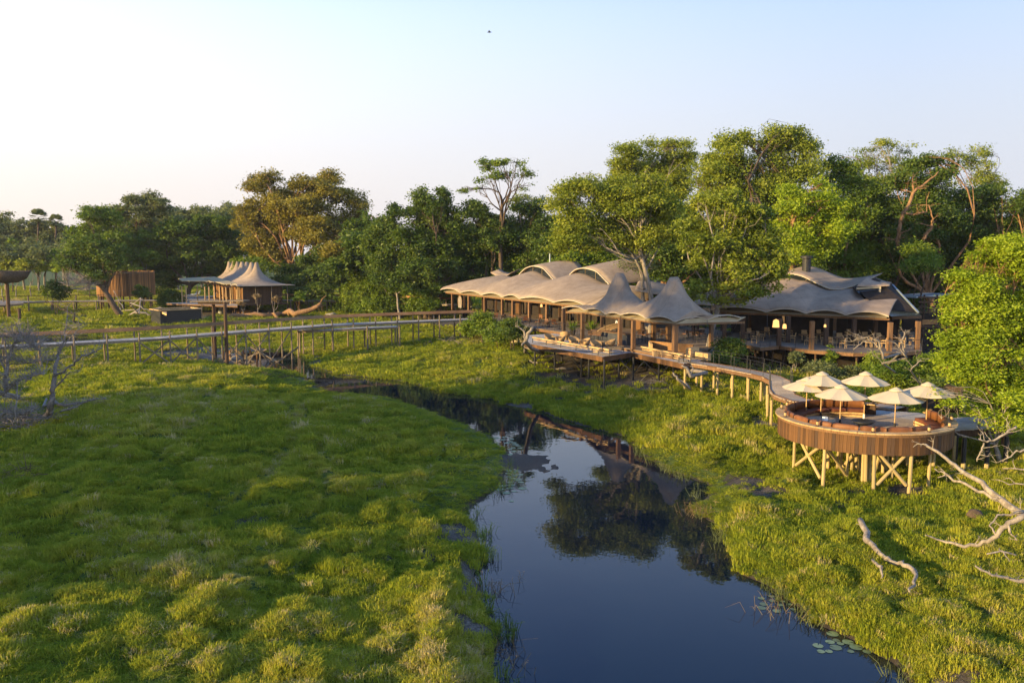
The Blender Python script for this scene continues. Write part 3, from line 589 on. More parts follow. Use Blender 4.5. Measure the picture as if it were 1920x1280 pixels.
tree('forest_tree', 'tallest tree of the photo, bright green crown right of centre', 'tree', (1490, 520), 90, [(1360,268,28,20),(1392,262,26,20),(1372,295,36,24),(1465,248,30,18),(1492,262,30,22),(1445,275,34,24),(1515,285,24,22),(1340,320,38,26),(1400,325,50,32),(1460,320,50,32),(1510,325,34,28),(1360,365,46,30),(1430,370,56,34),(1490,375,40,30),(1330,300,20,14)], 'green', .65, dens=1.0, sub=4, mat='leaf_bright')
tree('forest_tree', 'yellow green drooping crown below the tallest tree, orange trunk', 'tree', (1487, 530), 80, [(1500,365,34,22),(1530,380,30,22),(1478,385,30,22),(1510,405,40,22),(1540,345,20,16),(1555,410,22,20),(1560,380,24,20),(1570,430,26,22),(1480,420,36,24),(1525,440,34,24),(1490,455,40,22)], 'bright', .38, mat='leaf_lime', bark='bark_orange', forks=(1480,450))
tree('open_tree', 'leafy tree with separate tufts between the twin cones and right roof', 'tree', (1322, 590), 66, [(1318,385,34,22),(1360,372,36,20),(1400,385,36,24),(1430,410,28,22),(1310,420,34,24),(1355,415,46,26),(1405,430,44,28),(1445,445,26,22),(1305,460,34,24),(1350,460,44,28),(1400,470,46,26),(1445,480,26,20),(1330,500,38,22),(1380,510,46,22),(1425,515,34,18),(1345,535,40,16),(1400,545,34,14),(1310,540,22,14),(1302,556,20,10),(1345,560,30,11),(1432,542,26,14),(1460,515,24,16),(1465,480,18,14),(1385,562,26,8)], 'open', .24, forks=(1352,540), bark='bark_grey', sub=6)
tree('feathery_tree', 'flat topped pale green thorn tree against the sky, left of two', 'tree', (1655, 480), 118, [(1620,290,24,14),(1650,275,36,12),(1685,285,32,16),(1610,310,22,14),(1645,305,36,16),(1690,312,32,18),(1655,335,36,16)], 'feather', .4, forks=(1655,370), sub=8)
tree('feathery_tree', 'pale green thorn tree against the sky, right of two near the edge', 'tree', (1835, 480), 118, [(1800,290,26,12),(1835,285,26,12),(1812,308,28,14),(1850,315,26,14),(1830,335,40,18),(1862,345,20,14),(1840,365,46,18)], 'feather', .4, forks=(1835,385), sub=8)
for base, Y, lob, lab, sp in [
  (1590, 92, [(1565,310,26,18),(1590,320,28,22),(1575,345,36,26),(1605,360,36,28),(1570,390,44,30),(1610,410,44,32),(1580,440,44,30),(1600,475,50,30)], 'dark tree right of the tallest tree with a yellowish top', 'green'),
  (1745, 90, [(1712,312,24,20),(1745,300,26,18),(1770,318,20,20),(1700,345,36,26),(1745,345,40,28),(1715,380,50,30),(1765,385,36,28),(1700,420,50,30),(1755,425,44,30)], 'big dark tree with bare orange branches at the right', 'dark'),
  (1665, 96, [(1640,370,36,28),(1670,400,44,32),(1640,430,44,32),(1680,450,50,32),(1650,490,56,30),(1700,500,48,28)], 'dark shaded tree above the end of the right roof', 'dark'),
  (1860, 92, [(1815,375,36,24),(1860,370,40,22),(1905,385,36,26),(1820,410,44,28),(1880,420,50,30),(1930,400,36,34),(1830,450,50,30),(1890,470,54,32)], 'dark tree mass at the right edge above the lime bush', 'dark'),
  (1790, 98, [(1780,450,44,30),(1830,490,50,32),(1780,500,46,30),(1740,470,40,26)], 'shaded tree behind the right end of the lodge', 'dark')]:
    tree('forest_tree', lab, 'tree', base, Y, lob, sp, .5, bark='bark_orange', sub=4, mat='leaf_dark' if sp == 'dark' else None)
tree('small_round_tree', 'small rounded lit green crown in front of the shaded forest, right', 'tree', (1728, 560), 78, [(1722,475,26,20),(1738,485,24,18),(1725,498,30,14)], 'green', .2)
# backing rows: dark forest behind the lodge
BK = [('dark backing tree far behind the fig trees', 700, 430), ('backing tree seen between the fig trees and the first roof', 860, 440), ('backing tree behind the left arched roof', 960, 450), ('backing tree behind the middle arched roof', 1050, 430), ('backing tree behind the pale twisted trunk', 1160, 430), ('backing tree above the gap between the two roofs', 1270, 420), ('backing tree behind the tufted open tree', 1370, 420), ('backing tree behind the right roof chimney', 1470, 430), ('backing tree behind the upturned roof tip', 1570, 430), ('backing tree behind the slatted shade house', 1670, 430), ('backing tree above the lime bush', 1770, 430), ('backing tree in the far right corner of the forest', 1870, 430), ('backing tree beyond the right edge', 1960, 440)]
for i, (lab, px, py) in enumerate(BK):
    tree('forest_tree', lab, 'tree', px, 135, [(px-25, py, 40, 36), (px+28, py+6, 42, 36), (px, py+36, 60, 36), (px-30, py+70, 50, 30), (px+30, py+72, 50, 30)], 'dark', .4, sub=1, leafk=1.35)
US = [(885,520,'bright'),(930,515,'dark'),(985,500,'bright'),(1065,500,'bright'),(1130,498,'bright'),(1200,540,'green'),(1300,545,'dark'),(1560,500,'dark'),(1600,525,'dark'),(1650,530,'green'),(1700,545,'dark'),(1760,540,'dark'),(1810,560,'dark')]
UL = ['lit shrub left of the first arched roof','dark shrub behind the low left roof','lit shrub behind the chimney pipe','lit shrub between the two arched roofs','lit shrub behind the second arched roof','shrub between the twin cones','shrub behind the right cone','dark shrub right of the dark chimney','dark shrub behind the upturned roof tip','shrub behind the gable window','dark shrub behind the blue grey metal roof','dark shrub in front of the slatted shade house','dark shrub left of the lime bush']
for (px, py, sp), lab in zip(US, UL):
    tree('shrub', lab, 'shrub', px, 128 if px < 1000 else 104, [(px-18, py, 26, 20), (px+18, py+3, 26, 20), (px, py-14, 24, 18), (px, py+18, 38, 18)], sp, .15, mat='leaf_green' if sp == 'bright' else None, sub=2)
UN = [(720,545,'thicket under the left fig tree'),(800,540,'thicket under the right fig tree'),(870,490,'leafy wall behind the left end of the lodge'),(930,480,'leafy wall behind the small upturned sheet'),(1000,465,'leafy wall above the first arch'),(1060,470,'leafy wall between the arches'),(1130,470,'leafy wall above the second arch'),(1200,500,'leafy wall left of the pale trunk'),(1270,500,'leafy wall right of the pale trunk'),(1340,500,'leafy wall behind the tufted tree'),(1430,490,'leafy wall left of the dark chimney'),(1550,470,'leafy wall right of the dark chimney'),(1620,490,'leafy wall behind the roof tip'),(1700,520,'leafy wall behind the metal roof'),(1780,520,'leafy wall behind the outbuilding')]
for i, (px, py, lab) in enumerate(UN):
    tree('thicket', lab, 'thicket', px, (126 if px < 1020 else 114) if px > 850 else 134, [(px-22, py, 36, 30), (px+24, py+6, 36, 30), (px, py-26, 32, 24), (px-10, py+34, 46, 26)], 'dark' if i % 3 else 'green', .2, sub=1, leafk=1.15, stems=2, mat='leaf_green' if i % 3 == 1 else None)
# --- near right lime bush-tree and near shrubs
tree('lime_tree', 'big bright lime green tree cut by the right edge behind the round deck', 'tree', (1905, 800), 40, [(1905,465,40,22),(1860,495,40,28),(1930,500,50,40),(1830,535,42,30),(1885,545,56,40),(1810,580,40,30),(1860,600,60,40),(1930,600,60,50),(1800,625,40,30),(1850,650,56,36),(1910,660,56,40),(1792,668,34,22),(1830,695,50,26),(1890,715,56,30),(1940,720,50,40),(1860,745,44,20),(1900,760,50,16),(1777,600,13,10),(1797,520,15,10),(1832,482,17,10),(1772,645,14,9),(1852,458,16,10),(1782,562,14,10),(1765,690,14,8),(1885,450,16,9),(1812,505,12,8)], 'lime', .2, bark='bark_orange', sub=7, dens=1.5, front=False)
tree('lime_tree', 'drooping thin branches of leaves above the right walkway', 'bush', (1900, 830), 38, [(1760,740,22,9),(1800,752,30,14),(1840,770,34,14),(1880,790,34,14),(1905,750,30,20),(1775,758,16,8)], 'open', .14, bark='bark_pale', sub=9, mat='leaf_lime')
SH = [(1370,650,30,20,64,'dark','dark green shrub at the head of the curved walkway'),(1355,672,30,12,62,'dark','low shrub beside the walkway railing'),(1492,668,16,14,62,'hazy','small grey leaved sapling in front of the right terrace'),(1557,668,12,18,63,'green','narrow green climber below the right terrace'),
      (1640,680,26,22,60,'green','green bush under the dead branches, right terrace'),(1680,700,44,26,57,'green','broad bush behind the parasols'),(1740,690,36,26,57,'green','bush at the right end behind the parasols'),(1600,700,24,14,60,'hazy','dry bush just behind the rear parasol'),(1540,690,36,12,60,'hazy','grey grass like bush beside the curved railing'),(1760,730,40,20,50,'dark','dark hedge behind the round deck, right'),(1690,765,36,18,50,'dark','dark foliage directly behind the round deck opening'),(1600,740,50,14,50,'green','green foliage behind the sofa of the round deck'),
      (905,600,24,18,88,'green','shrub at the end of the long boardwalk'),(935,625,30,20,84,'green','bushy shrub below the first terrace'),(960,615,26,20,82,'dark','dark shrub beside the pale stump'),(880,615,20,14,92,'green','small shrub under the boardwalk end'),
      (665,555,26,24,134,'green','bright leafy shrub by the rear walkway'),(700,575,34,20,124,'green','rounded shrub right of the fallen trunk'),(640,575,20,18,136,'green','shrub touching the fallen trunk tip'),(735,570,24,18,124,'dark','dark shrub left of the pale slim trunk'),(790,570,30,20,120,'green','shrub under the fig trees'),(845,560,24,16,140,'green','shrub at the left end of the lodge'),
      (105,543,22,18,130,'dark','round dark bush behind the far walkway'),(265,545,16,12,134,'dark','small bush in front of the pole screen'),(560,545,24,20,140,'dark','dark bush right of the left tent'),(600,545,26,18,134,'dark','dark bush behind the fallen trunk'),
      (320,560,24,18,136,'dark','dark bush beside the left pergola')]
for px, py, rx, ry, Y, sp, lab in SH:
    tree('shrub', lab, 'shrub', px, Y, [(px-rx*.4, py, rx*.65, ry*.75), (px+rx*.4, py+2, rx*.65, ry*.75), (px, py-ry*.35, rx*.6, ry*.7), (px, py+ry*.45, rx*.85, ry*.6)], sp, .08, stems=2, sub=3, leafk=.9)
for px, top, Y, lab in [(483,545,127,'rust leaved sapling in front of the left tent'),(455,560,127,'small green sapling left of the rust leaved one'),(513,552,127,'green sapling right of the rust leaved one'),(560,550,126,'yellow leaved sapling above the fallen log')]:
    tree('sapling', lab, 'sapling', px, Y, [(px, top+4, 10, 8), (px-5, top+10, 7, 6), (px+6, top+9, 7, 6)], 'dry' if 'rust' in lab else 'open', .09, sub=2, mat='leaf_dry' if 'rust' in lab else 'leaf_green')
# unseen trees left of frame, crowns shaped to shade field and cones, not terrace
for i, (x_, y_, h_, lo) in enumerate([(-54, 8, 8, .3), (-50, 15, 10, .3), (-53, 21, 12, .3), (-50, 27, 13, .3), (-54, 33, 13.5, .3), (-51, 39, 14, .3), (-55, 45, 14, .3), (-58, 33, 27, .74), (-60, 40, 27, .74)]):
    rng = np.random.default_rng(900+i); b = hz(x_, y_); root = thing('shade_tree', (x_, y_, b), 'unseen dark tree shaped for its shade, standing beyond the left edge of the photo', 'tree', 'unseen shade trees beyond the left edge')
    mb = MB(); Vs = []
    for j in range(7):
        c = np.array([x_+rng.uniform(-3, 3), y_+rng.uniform(-4, 4), b+h_*rng.uniform(lo, .86)]); rd = np.array([3, 3.6, h_*(.2 if lo < .5 else .09)]); limb(mb, (x_, y_, b-.2), c, .3, .06, rng)
        v, _ = leaf_cloud(c, rd, 40, 22, .6, .5, rng); Vs.append(v)
    mb.build('trunk', 'bark_dark', root, True); v = np.concatenate(Vs)-np.array([x_, y_, b]); link('crown', rawmesh('crown', v, np.arange(len(v)).reshape(-1, 3), 'leaf_dark'), root)
print('LEAVES', NLEAF)
# ============================================================ BUILDINGS
ZE, ZF = 6.45, 3.75
def lerp(a, b, t): return a+(b-a)*t
def scallop(pts, n=10, amp=.38, inw=None, pull=.25):
    """eave line through low points, rising in an arc between them"""
    out = []; m = len(pts)
    for i in range(m-1):
        a, b = Vector(pts[i]), Vector(pts[i+1]); L = (b-a).length; A = min(amp, L*.11)
        nrm = Vector((-(b-a).y, (b-a).x, 0)).normalized() if inw is None else Vector(inw)
        for j in range(n):
            t = j/n; s = 4*t*(1-t); p = a.lerp(b, t); p = p+Vector((0, 0, A*s))+nrm*pull*s*(A/amp); out.append(p)
    out.append(Vector(pts[-1])); return out
def resamp(pts, n):
    pts = [Vector(p) for p in pts]; d = [0]
    for i in range(1, len(pts)): d.append(d[-1]+(pts[i]-pts[i-1]).length)
    r = []; k = 0
    for i in range(n):
        t = d[-1]*i/(n-1)
        while k < len(d)-2 and d[k+1] < t: k += 1
        r.append(pts[k].lerp(pts[k+1], (t-d[k])/max(1e-9, d[k+1]-d[k])))
    return r
def relax(Z, fixed, it, wx=1, wy=1):
    for _ in range(it):
        A = (wx*(Z[:-2, 1:-1]+Z[2:, 1:-1])+wy*(Z[1:-1, :-2]+Z[1:-1, 2:]))/(2*(wx+wy))
        Z[1:-1, 1:-1] = np.where(fixed[1:-1, 1:-1], Z[1:-1, 1:-1], A)
    return Z
def cone_tent(front, back, peaks, nu=110, nv=49, r0=.3, it=1200, pw=1.6):
    """front/back eave lists (same direction); peaks: Vector tips"""
    F = resamp(front, nu); Bk = resamp(back, nu); v = np.linspace(0, 1, nv)
    X = np.array([[lerp(a.x, b.x, t) for t in v] for a, b in zip(F, Bk)]); Y = np.array([[lerp(a.y, b.y, t) for t in v] for a, b in zip(F, Bk)])
    Z = np.array([[lerp(a.z, b.z, t) for t in v] for a, b in zip(F, Bk)]); fx = np.zeros(Z.shape, bool)
    for p in peaks:
        d = np.hypot(X-p.x, Y-p.y); i, j = np.unravel_index(np.argmin(d), d.shape); mk = d < r0; mk[i, j] = True; Z[mk] = p.z; fx |= mk
        q = d < 3.2; Z = np.where(q & ~mk, np.maximum(Z, p.z-(p.z-ZE)*np.log(np.maximum(d, r0)/r0)/math.log(3.2/r0)), Z)
        # the two front/back borders keep their eave height
    Z[:, 0] = [p.z for p in F]; Z[:, -1] = [p.z for p in Bk]
    relax(Z, fx, it)
    top = max(p.z for p in peaks)-ZE; Z = np.where(Z > ZE+.02, ZE+top*np.clip((Z-ZE)/top, 0, 1)**pw, Z)
    return [[(X[i, j], Y[i, j], Z[i, j]) for j in range(nv)] for i in range(nu)], F, Bk
def edge_band(mb, line, r=.05): mb.tube(line, r, 6)
def deck_boards(poly, z, wd, ang, mat, parent, name='deck_boards', gap=.012, th=.05):
    """boards clipped to a polygon, one joined part"""
    ca, sa_ = math.cos(ang), math.sin(ang); P = [(x*ca+y*sa_, -x*sa_+y*ca) for x, y in poly]; mb = MB(); y0, y1 = min(p[1] for p in P), max(p[1] for p in P); y = y0
    while y < y1:
        ym = y+wd/2; xs = []
        for i in range(len(P)):
            (ax, ay), (bx, by) = P[i], P[(i+1) % len(P)]
            if (ay > ym) != (by > ym): xs.append(ax+(ym-ay)*(bx-ax)/(by-ay))
        xs.sort()
        for a, b in zip(xs[::2], xs[1::2]):
            cx, cy = (a+b)/2, ym; mb.box((cx*ca-cy*sa_, cx*sa_+cy*ca, z-th/2), (b-a, wd-gap, th), ang)
        y += wd
    o = mb.build(name, mat, parent); o['kind'] = 'stuff'; return o
def v2(p): return (p[0], p[1])
# ---------------------------------------------------------------- lower terrace deck of the lodge
ZT = 3.5
tf = [W(984, 643, z=ZT), W(1130, 669, z=ZT), W(1184, 661, z=ZT), W(1281, 682, z=ZT), W(1306, 679, z=ZT)]
tback = [W(1330, 645, z=ZT), W(1000, 618, z=ZT)]
terr = thing('river_terrace', (tf[1].x, tf[1].y, ZT), 'cantilevered timber terrace with bench seats below the twin cone roof', 'terrace')
tpoly = [v2(p) for p in tf]+[(tf[4].x+1.5, tf[4].y+3), (W(1330, 641, z=ZT).x+2, W(1330, 641, z=ZT).y), v2(W(1085, 622, z=ZT)), v2(W(990, 628, z=ZT))]
MB().prism(tpoly, ZT-.22, ZT-.055).build('frame', 'wood_dark', terr)
deck_boards(tpoly, ZT, .14, R(-25), 'deck_grey', terr)
for i in range(4):
    a, b = tf[i], tf[i+1]; d = (b-a).normalized(); nrm = Vector((d.y, -d.x, 0)); L = (b-a).length; n_ = max(1, int(L/.45))
    for j in range(n_):           # fascia boards hung upright along the rim
        c = a.lerp(b, (j+.5)/n_)+nrm*.03; boxpiece('fascia_board', (c.x, c.y, ZT-.19), (L/n_-.015, .035, .42), 'wood_plank', terr, (0, 0, math.atan2(d.y, d.x)))
    ins = -nrm*.75; a2 = a+ins+d*(.35 if i else .2); b2 = b+ins-d*.1
    MB().beam(a2+Vector((0, 0, .52)), b2+Vector((0, 0, .52)), .10, .12).build('bench_back', 'wood_warm', terr)
    MB().beam(a2+Vector((0, 0, .30))-nrm*.3, b2+Vector((0, 0, .30))-nrm*.3, .5, .06).build('bench_seat', 'wood_warm', terr)
    m_ = max(2, int(L/2.3))
    for j in range(m_+1):
        c = a2.lerp(b2, j/m_); rod('bench_leg', (c.x, c.y, ZT), (c.x, c.y, ZT+.5), .035, 'metal_black', terr, 6)
for px, py, tp in [(1003,682,1),(1040,689,0),(1053,676,0),(1090,697,1),(1104,704,0),(1132.5,714,0),(1160,704,1),(1187,709,1),(1235,716,1),(1213,700,0),(1262,712,0)]:
    q = W(px, py, z=1.5); z0 = hz(q.x, q.y)-.3; rod('post', (q.x, q.y, z0), (q.x, q.y, ZT-.2), .085, 'metal_black', terr)
    if tp:
        for sx in (-1, 1): rod('strut', (q.x, q.y, z0+.9), (q.x+sx*1.25, q.y+.2, ZT-.25), .055, 'metal_black', terr, 6)
# ---------------------------------------------------------------- main floors
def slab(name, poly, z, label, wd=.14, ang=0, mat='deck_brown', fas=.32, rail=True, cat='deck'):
    c = poly[0]; t = thing(name, (c[0], c[1], z), label, cat)
    MB().prism(poly, z-fas, z-.055).build('frame', 'wood_brown', t); deck_boards(poly, z, wd, ang, mat, t); return t
mfl = [W(880,600,z=ZF), W(909,603,z=ZF), W(993,613.5,z=ZF), W(1056,623,z=ZF), W(1090,637,z=ZF)]
mpoly = [v2(p) for p in mfl]+[v2(W(1187,655,z=ZF)), v2(W(1265,668,z=ZF)), v2(W(1330,654,z=ZF)), v2(W(1345,640,z=ZF)), v2(W(1380,622,z=ZF)), v2(W(1150,597,z=ZF)), v2(W(1050,590,z=ZF)), v2(W(890,583,z=ZF))]
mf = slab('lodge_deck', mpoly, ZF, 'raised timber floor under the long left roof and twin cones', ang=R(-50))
rfl = [W(1345,640,z=ZF), W(1400,646,z=ZF), W(1425,651,z=ZF), W(1462,648,z=ZF), W(1521,656,z=ZF), W(1600,661,z=ZF), W(1667,661,z=ZF), W(1728,657,z=ZF)]
rpoly = [v2(p) for p in rfl]+[v2(W(1722,622,z=ZF)), v2(W(1400,617,z=ZF)), v2(W(1362,622,z=ZF))]
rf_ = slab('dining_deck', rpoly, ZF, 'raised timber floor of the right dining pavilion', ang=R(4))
def wire_rail(parent, pts, h=1.0, step=1.6, wires=4, r=.018):
    for a, b in zip(pts[:-1], pts[1:]):
        a, b = Vector(a), Vector(b); L = (b-a).length; n_ = max(1, round(L/step))
        for j in range(n_+(b == pts[-1])): p = a.lerp(b, j/n_); rod('rail_post', p, p+Vector((0, 0, h)), .022, 'metal_black', parent, 5)
    mb = MB(); U = Vector((0, 0, 1))
    for k in range(wires): mb.tube([Vector(p)+U*h*(k+1)/wires for p in pts], r if k == wires-1 else .006, 4)
    mb.build('rail_wires', 'metal_black', parent)
wire_rail(mf, [p+Vector((0, 0, 0)) for p in mfl], .95)
wire_rail(rf_, rfl, .95)
# under-floor posts
for t, line in ((mf, mfl), (rf_, rfl)):
    for p, q in zip(line[:-1], line[1:]):
        for k in (0.1, .6):
            a = Vector(p).lerp(Vector(q), k)+Vector((.3, .7, 0)); rod('post', (a.x, a.y, hz(a.x, a.y)-.3), (a.x, a.y, ZF-.3), .1, 'wood_dark', t)
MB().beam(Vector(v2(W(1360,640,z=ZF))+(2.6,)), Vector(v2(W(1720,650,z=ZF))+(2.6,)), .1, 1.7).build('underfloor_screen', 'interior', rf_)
# ---------------------------------------------------------------- long left roof
def seg_wave(x, pts):                          # smooth interpolation through (x, z) points
    for (a, za), (b, zb) in zip(pts[:-1], pts[1:]):
        if x <= b: t = max(0, (x-a)/(b-a)); t = t*t*(3-2*t); return za+(zb-za)*t
    return pts[-1][1]
def wave_roof(name, label, eave, mat, ridge_px, depth, lowpts, back, vaults, endtaper=.12, seed=0, peakdepth=None):
    """eave: low points from left to right; ridge_px: outline (px, py) of the ridge; vaults: list of (px0, px1, [(px, py)...] arch, lift, length)"""
    A, Bv = Vector(eave[0]), Vector(eave[-1]); dr = (Bv-A); dr.z = 0; L = dr.length; dr.normalize(); nb = Vector((-dr.y, dr.x, 0))
    if nb.y < 0: nb = -nb
    t = thing(name, (A.x, A.y, ZF), label, 'pavilion')
    sc = scallop(eave, 14, .36, nb, .2); nu = 150; F = resamp(sc, nu); e1 = A+nb*depth
    rp = []
    for px, py in ridge_px:
        w_ = Wp(px, py, e1, e1+dr); rp.append(((w_-e1).dot(dr), w_.z))
    rows = []; nv = 20
    for i, f in enumerate(F):
        u = (f-A).dot(dr); s = u/L; tp = min(1, max(.04, s/endtaper))**.6 if endtaper > 0 else 1
        zr = seg_wave(u, rp); zr = lerp(f.z, zr, min(1, tp*1.05)); r = A+dr*u+nb*depth*tp
        row = []
        for j in range(nv):
            v = j/(nv-1); k = v**.82; b = .22*math.sin(math.pi*v)
            row.append((lerp(f.x, r.x, v), lerp(f.y, r.y, v), lerp(f.z, zr, k)+b))
        nvb = 10
        for j in range(1, nvb):                # back slope
            v = j/(nvb-1); q = r+nb*depth*.8*tp*v; row.append((q.x, q.y, lerp(zr, back, v**1.2)))
        rows.append(row)
    MB().grid(rows).build('roof', mat, t, smooth=True, thick=.04)
    eb = MB(); eb.tube([r[0] for r in rows], .045, 5); eb.build('eave_edge', 'canvas_edge', t)
    # straight lining band below the scallops + eave beam
    g = MB(); lo = [Vector(r[0]) for r in rows]
    g.grid([[(p.x+nb.x*.1, p.y+nb.y*.1, ZE-.12), (p.x+nb.x*1.6, p.y+nb.y*1.6, ZE+.22), (p.x+nb.x*3.0, p.y+nb.y*3.0, ZE+.35)] for p in lo[3:-1:3]])
    g.build('ceiling_lining', 'lining', t, thick=.02)
    bm_ = MB(); bm_.beam(Vector((lo[3].x, lo[3].y, ZE-.25))+nb*.5, Vector((lo[-1].x, lo[-1].y, ZE-.25))+nb*.5, .12, .2); bm_.build('eave_beam', 'wood_brown', t)
    for vi, (arch, ln, top, upt) in enumerate(vaults):      # raised curved sheets over the clerestories
        e2 = A+nb*(depth-.35); pa = [Wp(px, py, e2, e2+dr) for px, py in arch]; PA = resamp(pa, 26)
        for _ in range(3): PA = [PA[0]]+[(PA[k-1]+PA[k]*2+PA[k+1])/4 for k in range(1, len(PA)-1)]+[PA[-1]]
        rr_ = []
        for k, p in enumerate(PA):
            s = k/25; row = []
            for j in range(8):
                v = j/7; q = p+nb*ln*v; q.z = p.z+top*math.sin(math.pi*min(1, max(0, (s*.9+.05))))*v**.8+upt*v*(s-.5); row.append(tuple(q))
            rr_.append(row)
        up = MB().grid(rr_).build('upper_roof', mat, t, smooth=True, thick=.07)
        MB().tube(PA, .07, 6).build('upper_roof_edge', 'canvas_edge', t)
        # dark glazing and mullions in the opening below the arch
        gl = MB(); gr = []; muls = []
        for k, p in enumerate(PA):
            u = (p-A).dot(dr); zb = seg_wave(u, rp)-.05; b = A+dr*u+nb*(depth+.1); gr.append([(b.x, b.y, min(zb, p.z-.01)), (b.x, b.y, p.z-.02)])
            if k % 6 == 3 and p.z-zb > .25: muls.append((b-nb*.04, zb, p.z))
        gl.grid(gr).build('clerestory', 'glass_dark', t)
        for b, z0, z1 in muls: rod('mullion', (b.x, b.y, z0), (b.x, b.y, z1), .04, 'wood_post', t, 5)
    return t, A, dr, nb, L, rows
eL = [W(825,545,z=ZE), W(862,553,z=ZE), W(902,555.5,z=ZE), W(941,559.5,z=ZE), W(972,565,z=ZE), W(1036,569,z=ZE), W(1095,572,z=ZE)]
# straighten onto one line in plan
A0, A1 = eL[0].copy(), W(1097,573,z=ZE)
def onplane(px, A, B, z):
    w_ = Wp(px, 500, A, B); return Vector((w_.x, w_.y, z))
eaveL = [onplane(px, A0, A1, ZE+dz) for px, dz in ((825,.15),(862,0),(902,0),(941,0),(973,0),(1038,0),(1097,0))]
lodge, LA, Ldr, Lnb, LL, Lrows = wave_roof('long_pavilion', 'long pavilion with wavy taupe fabric roof and two raised arches', eaveL, 'canvas',
    [(825,545),(850,531),(878,522),(910,517),(937,515),(966,521),(999,508),(1036,524),(1086,512),(1141,533)], 7.5, None, 7.0,
    [([(972,516),(984,503),(999,498),(1018,502),(1038,525)], 5.5, .9, 0), ([(1066,517),(1078,505),(1095,502),(1118,508),(1142,533)], 6, 1.15, 0)], endtaper=.16)
# third small upturned sheet at the left, and low sheets behind
q0 = LA+Lnb*9.5
ps = [Wp(px, py, q0, q0+Ldr) for px, py in ((937,504),(945,509),(956,512),(968,510),(978,503))]
rs = [[tuple(p+Lnb*(-1.6)*(1-v)+Vector((0, 0, -.55*(1-v)))) if True else 0 for v in (0, .33, .66, 1)] for p in resamp(ps, 14)]
MB().grid(rs).build('upper_roof', 'canvas', lodge, True, .05)
q1 = LA+Lnb*13
ps = [Wp(px, py, q1, q1+Ldr) for px, py in ((1125,494),(1145,497),(1165,502),(1185,513),(1205,531))]
MB().grid([[tuple(p), tuple(p+Lnb*3+Vector((0, 0, -.2))), tuple(p+Lnb*6+Vector((0, 0, -1.4)))] for p in resamp(ps, 16)]).build('upper_roof', 'canvas', lodge, True, .05)
# right-hand gable cloth of the long roof
a = Vector(Lrows[-1][0]); gp = [Vector(p) for p in Lrows[-1][:20]]
gg = [[tuple(p), tuple(p+Ldr*1.4*(1-(k/19))**.5*.8+Lnb*.6+Vector((0, 0, -.15*(p.z-ZE)))), tuple(Vector((p.x, p.y, ZE))+Ldr*2.2*(k/19)+Lnb*.8)] for k, p in enumerate(gp)]
MB().grid(gg).build('end_cloth', 'canvas', lodge, True, .03)
rp = Wp(1031, 490, LA+Lnb*10, LA+Lnb*10+Ldr); rod('flue', (rp.x, rp.y, rp.z-.5), (rp.x, rp.y, rp.z+1.1), .11, 'metal_roof', lodge); fl = MB().lathe([(.0, .32), (.28, .2), (.28, 0), (.1, 0)], rp+Vector((0, 0, 1.1)), 12).build('flue_cap', 'metal_black', lodge)
for px in (848, 879, 909, 942, 962, 993, 1026, 1057, 1093):
    p = onplane(px, A0+Lnb*.55, A1+Lnb*.55, ZF); MB().box((p.x, p.y, (ZF+ZE-.3)/2+.0), (.3, .3, ZE-ZF-.35), math.atan2(Ldr.y, Ldr.x)).build('post', 'wood_brown', lodge)
for px in (870, 905, 930, 975, 1012, 1050, 1085):
    p = onplane(px, A0+Lnb*4.3, A1+Lnb*4.3, ZF); MB().box((p.x, p.y, (ZF+ZE)/2+.2), (.26, .26, ZE-ZF+.4), .2).build('post', 'wood_dark', lodge)
# interior back wall pieces with gaps, dark cupboards, curtains
for i, (s0, s1) in enumerate([(.06, .2), (.23, .37), (.40, .535), (.555, .68), (.70, .83), (.85, 1.06)]):
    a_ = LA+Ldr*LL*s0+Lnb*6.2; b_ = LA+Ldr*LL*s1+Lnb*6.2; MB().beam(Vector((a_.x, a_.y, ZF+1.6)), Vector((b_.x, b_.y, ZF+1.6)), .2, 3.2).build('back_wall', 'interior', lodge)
    if i % 2: MB().beam(Vector((b_.x, b_.y, ZF+1.35))-Lnb*1.2, Vector((b_.x, b_.y, ZF+1.35))-Lnb*1.2+Ldr*.9, .12, 2.5).build('partition', 'wood_plank', lodge)
rt, rd_ = LA+Lnb*14.5, None
MB().beam(Vector((rt.x-4, rt.y+2, ZF+1.0)), Vector((rt.x+9, rt.y-12, ZF+1.0)), .1, .3).build('rear_handrail', 'wood_warm', lodge)
# ---------------------------------------------------------------- twin cones
cf = [W(1053,578,z=ZE+.1), W(1096,581.5,z=ZE), W(1135,589,z=ZE), W(1163,590.5,z=ZE), W(1212,597.5,z=ZE), W(1265,603.5,z=ZE-.05), W(1326,599.5,z=ZE), W(1388,596,z=ZE+.1)]
p1 = W(1162,518.5,Y=78.6); p2 = W(1264,522.5,Y=71.6)
axis = (p2-p1).normalized(); nbk = Vector((-axis.y, axis.x, 0)); nbk = nbk if nbk.y > 0 else -nbk
cb = []
ends = [cf[0], cf[-1]]
for i, p in enumerate(cf):
    s = (p-p1).dot(axis); base = p1+axis*s; dd = (p-base).dot(nbk)
    f = 1 if 0 < i < len(cf)-1 else -.0
    q = base-nbk*(dd*(.95 if f else -.0)); cb.append(Vector((q.x, q.y, ZE+.1)) if f else Vector((p.x+.4, p.y+.8, ZE+.1)))
cg_, cF, cB = cone_tent(scallop(cf, 12, .3, nbk, .15), scallop(cb, 12, .3, -nbk, .15), [p1, p2], r0=.4, pw=1.22)
cg = []
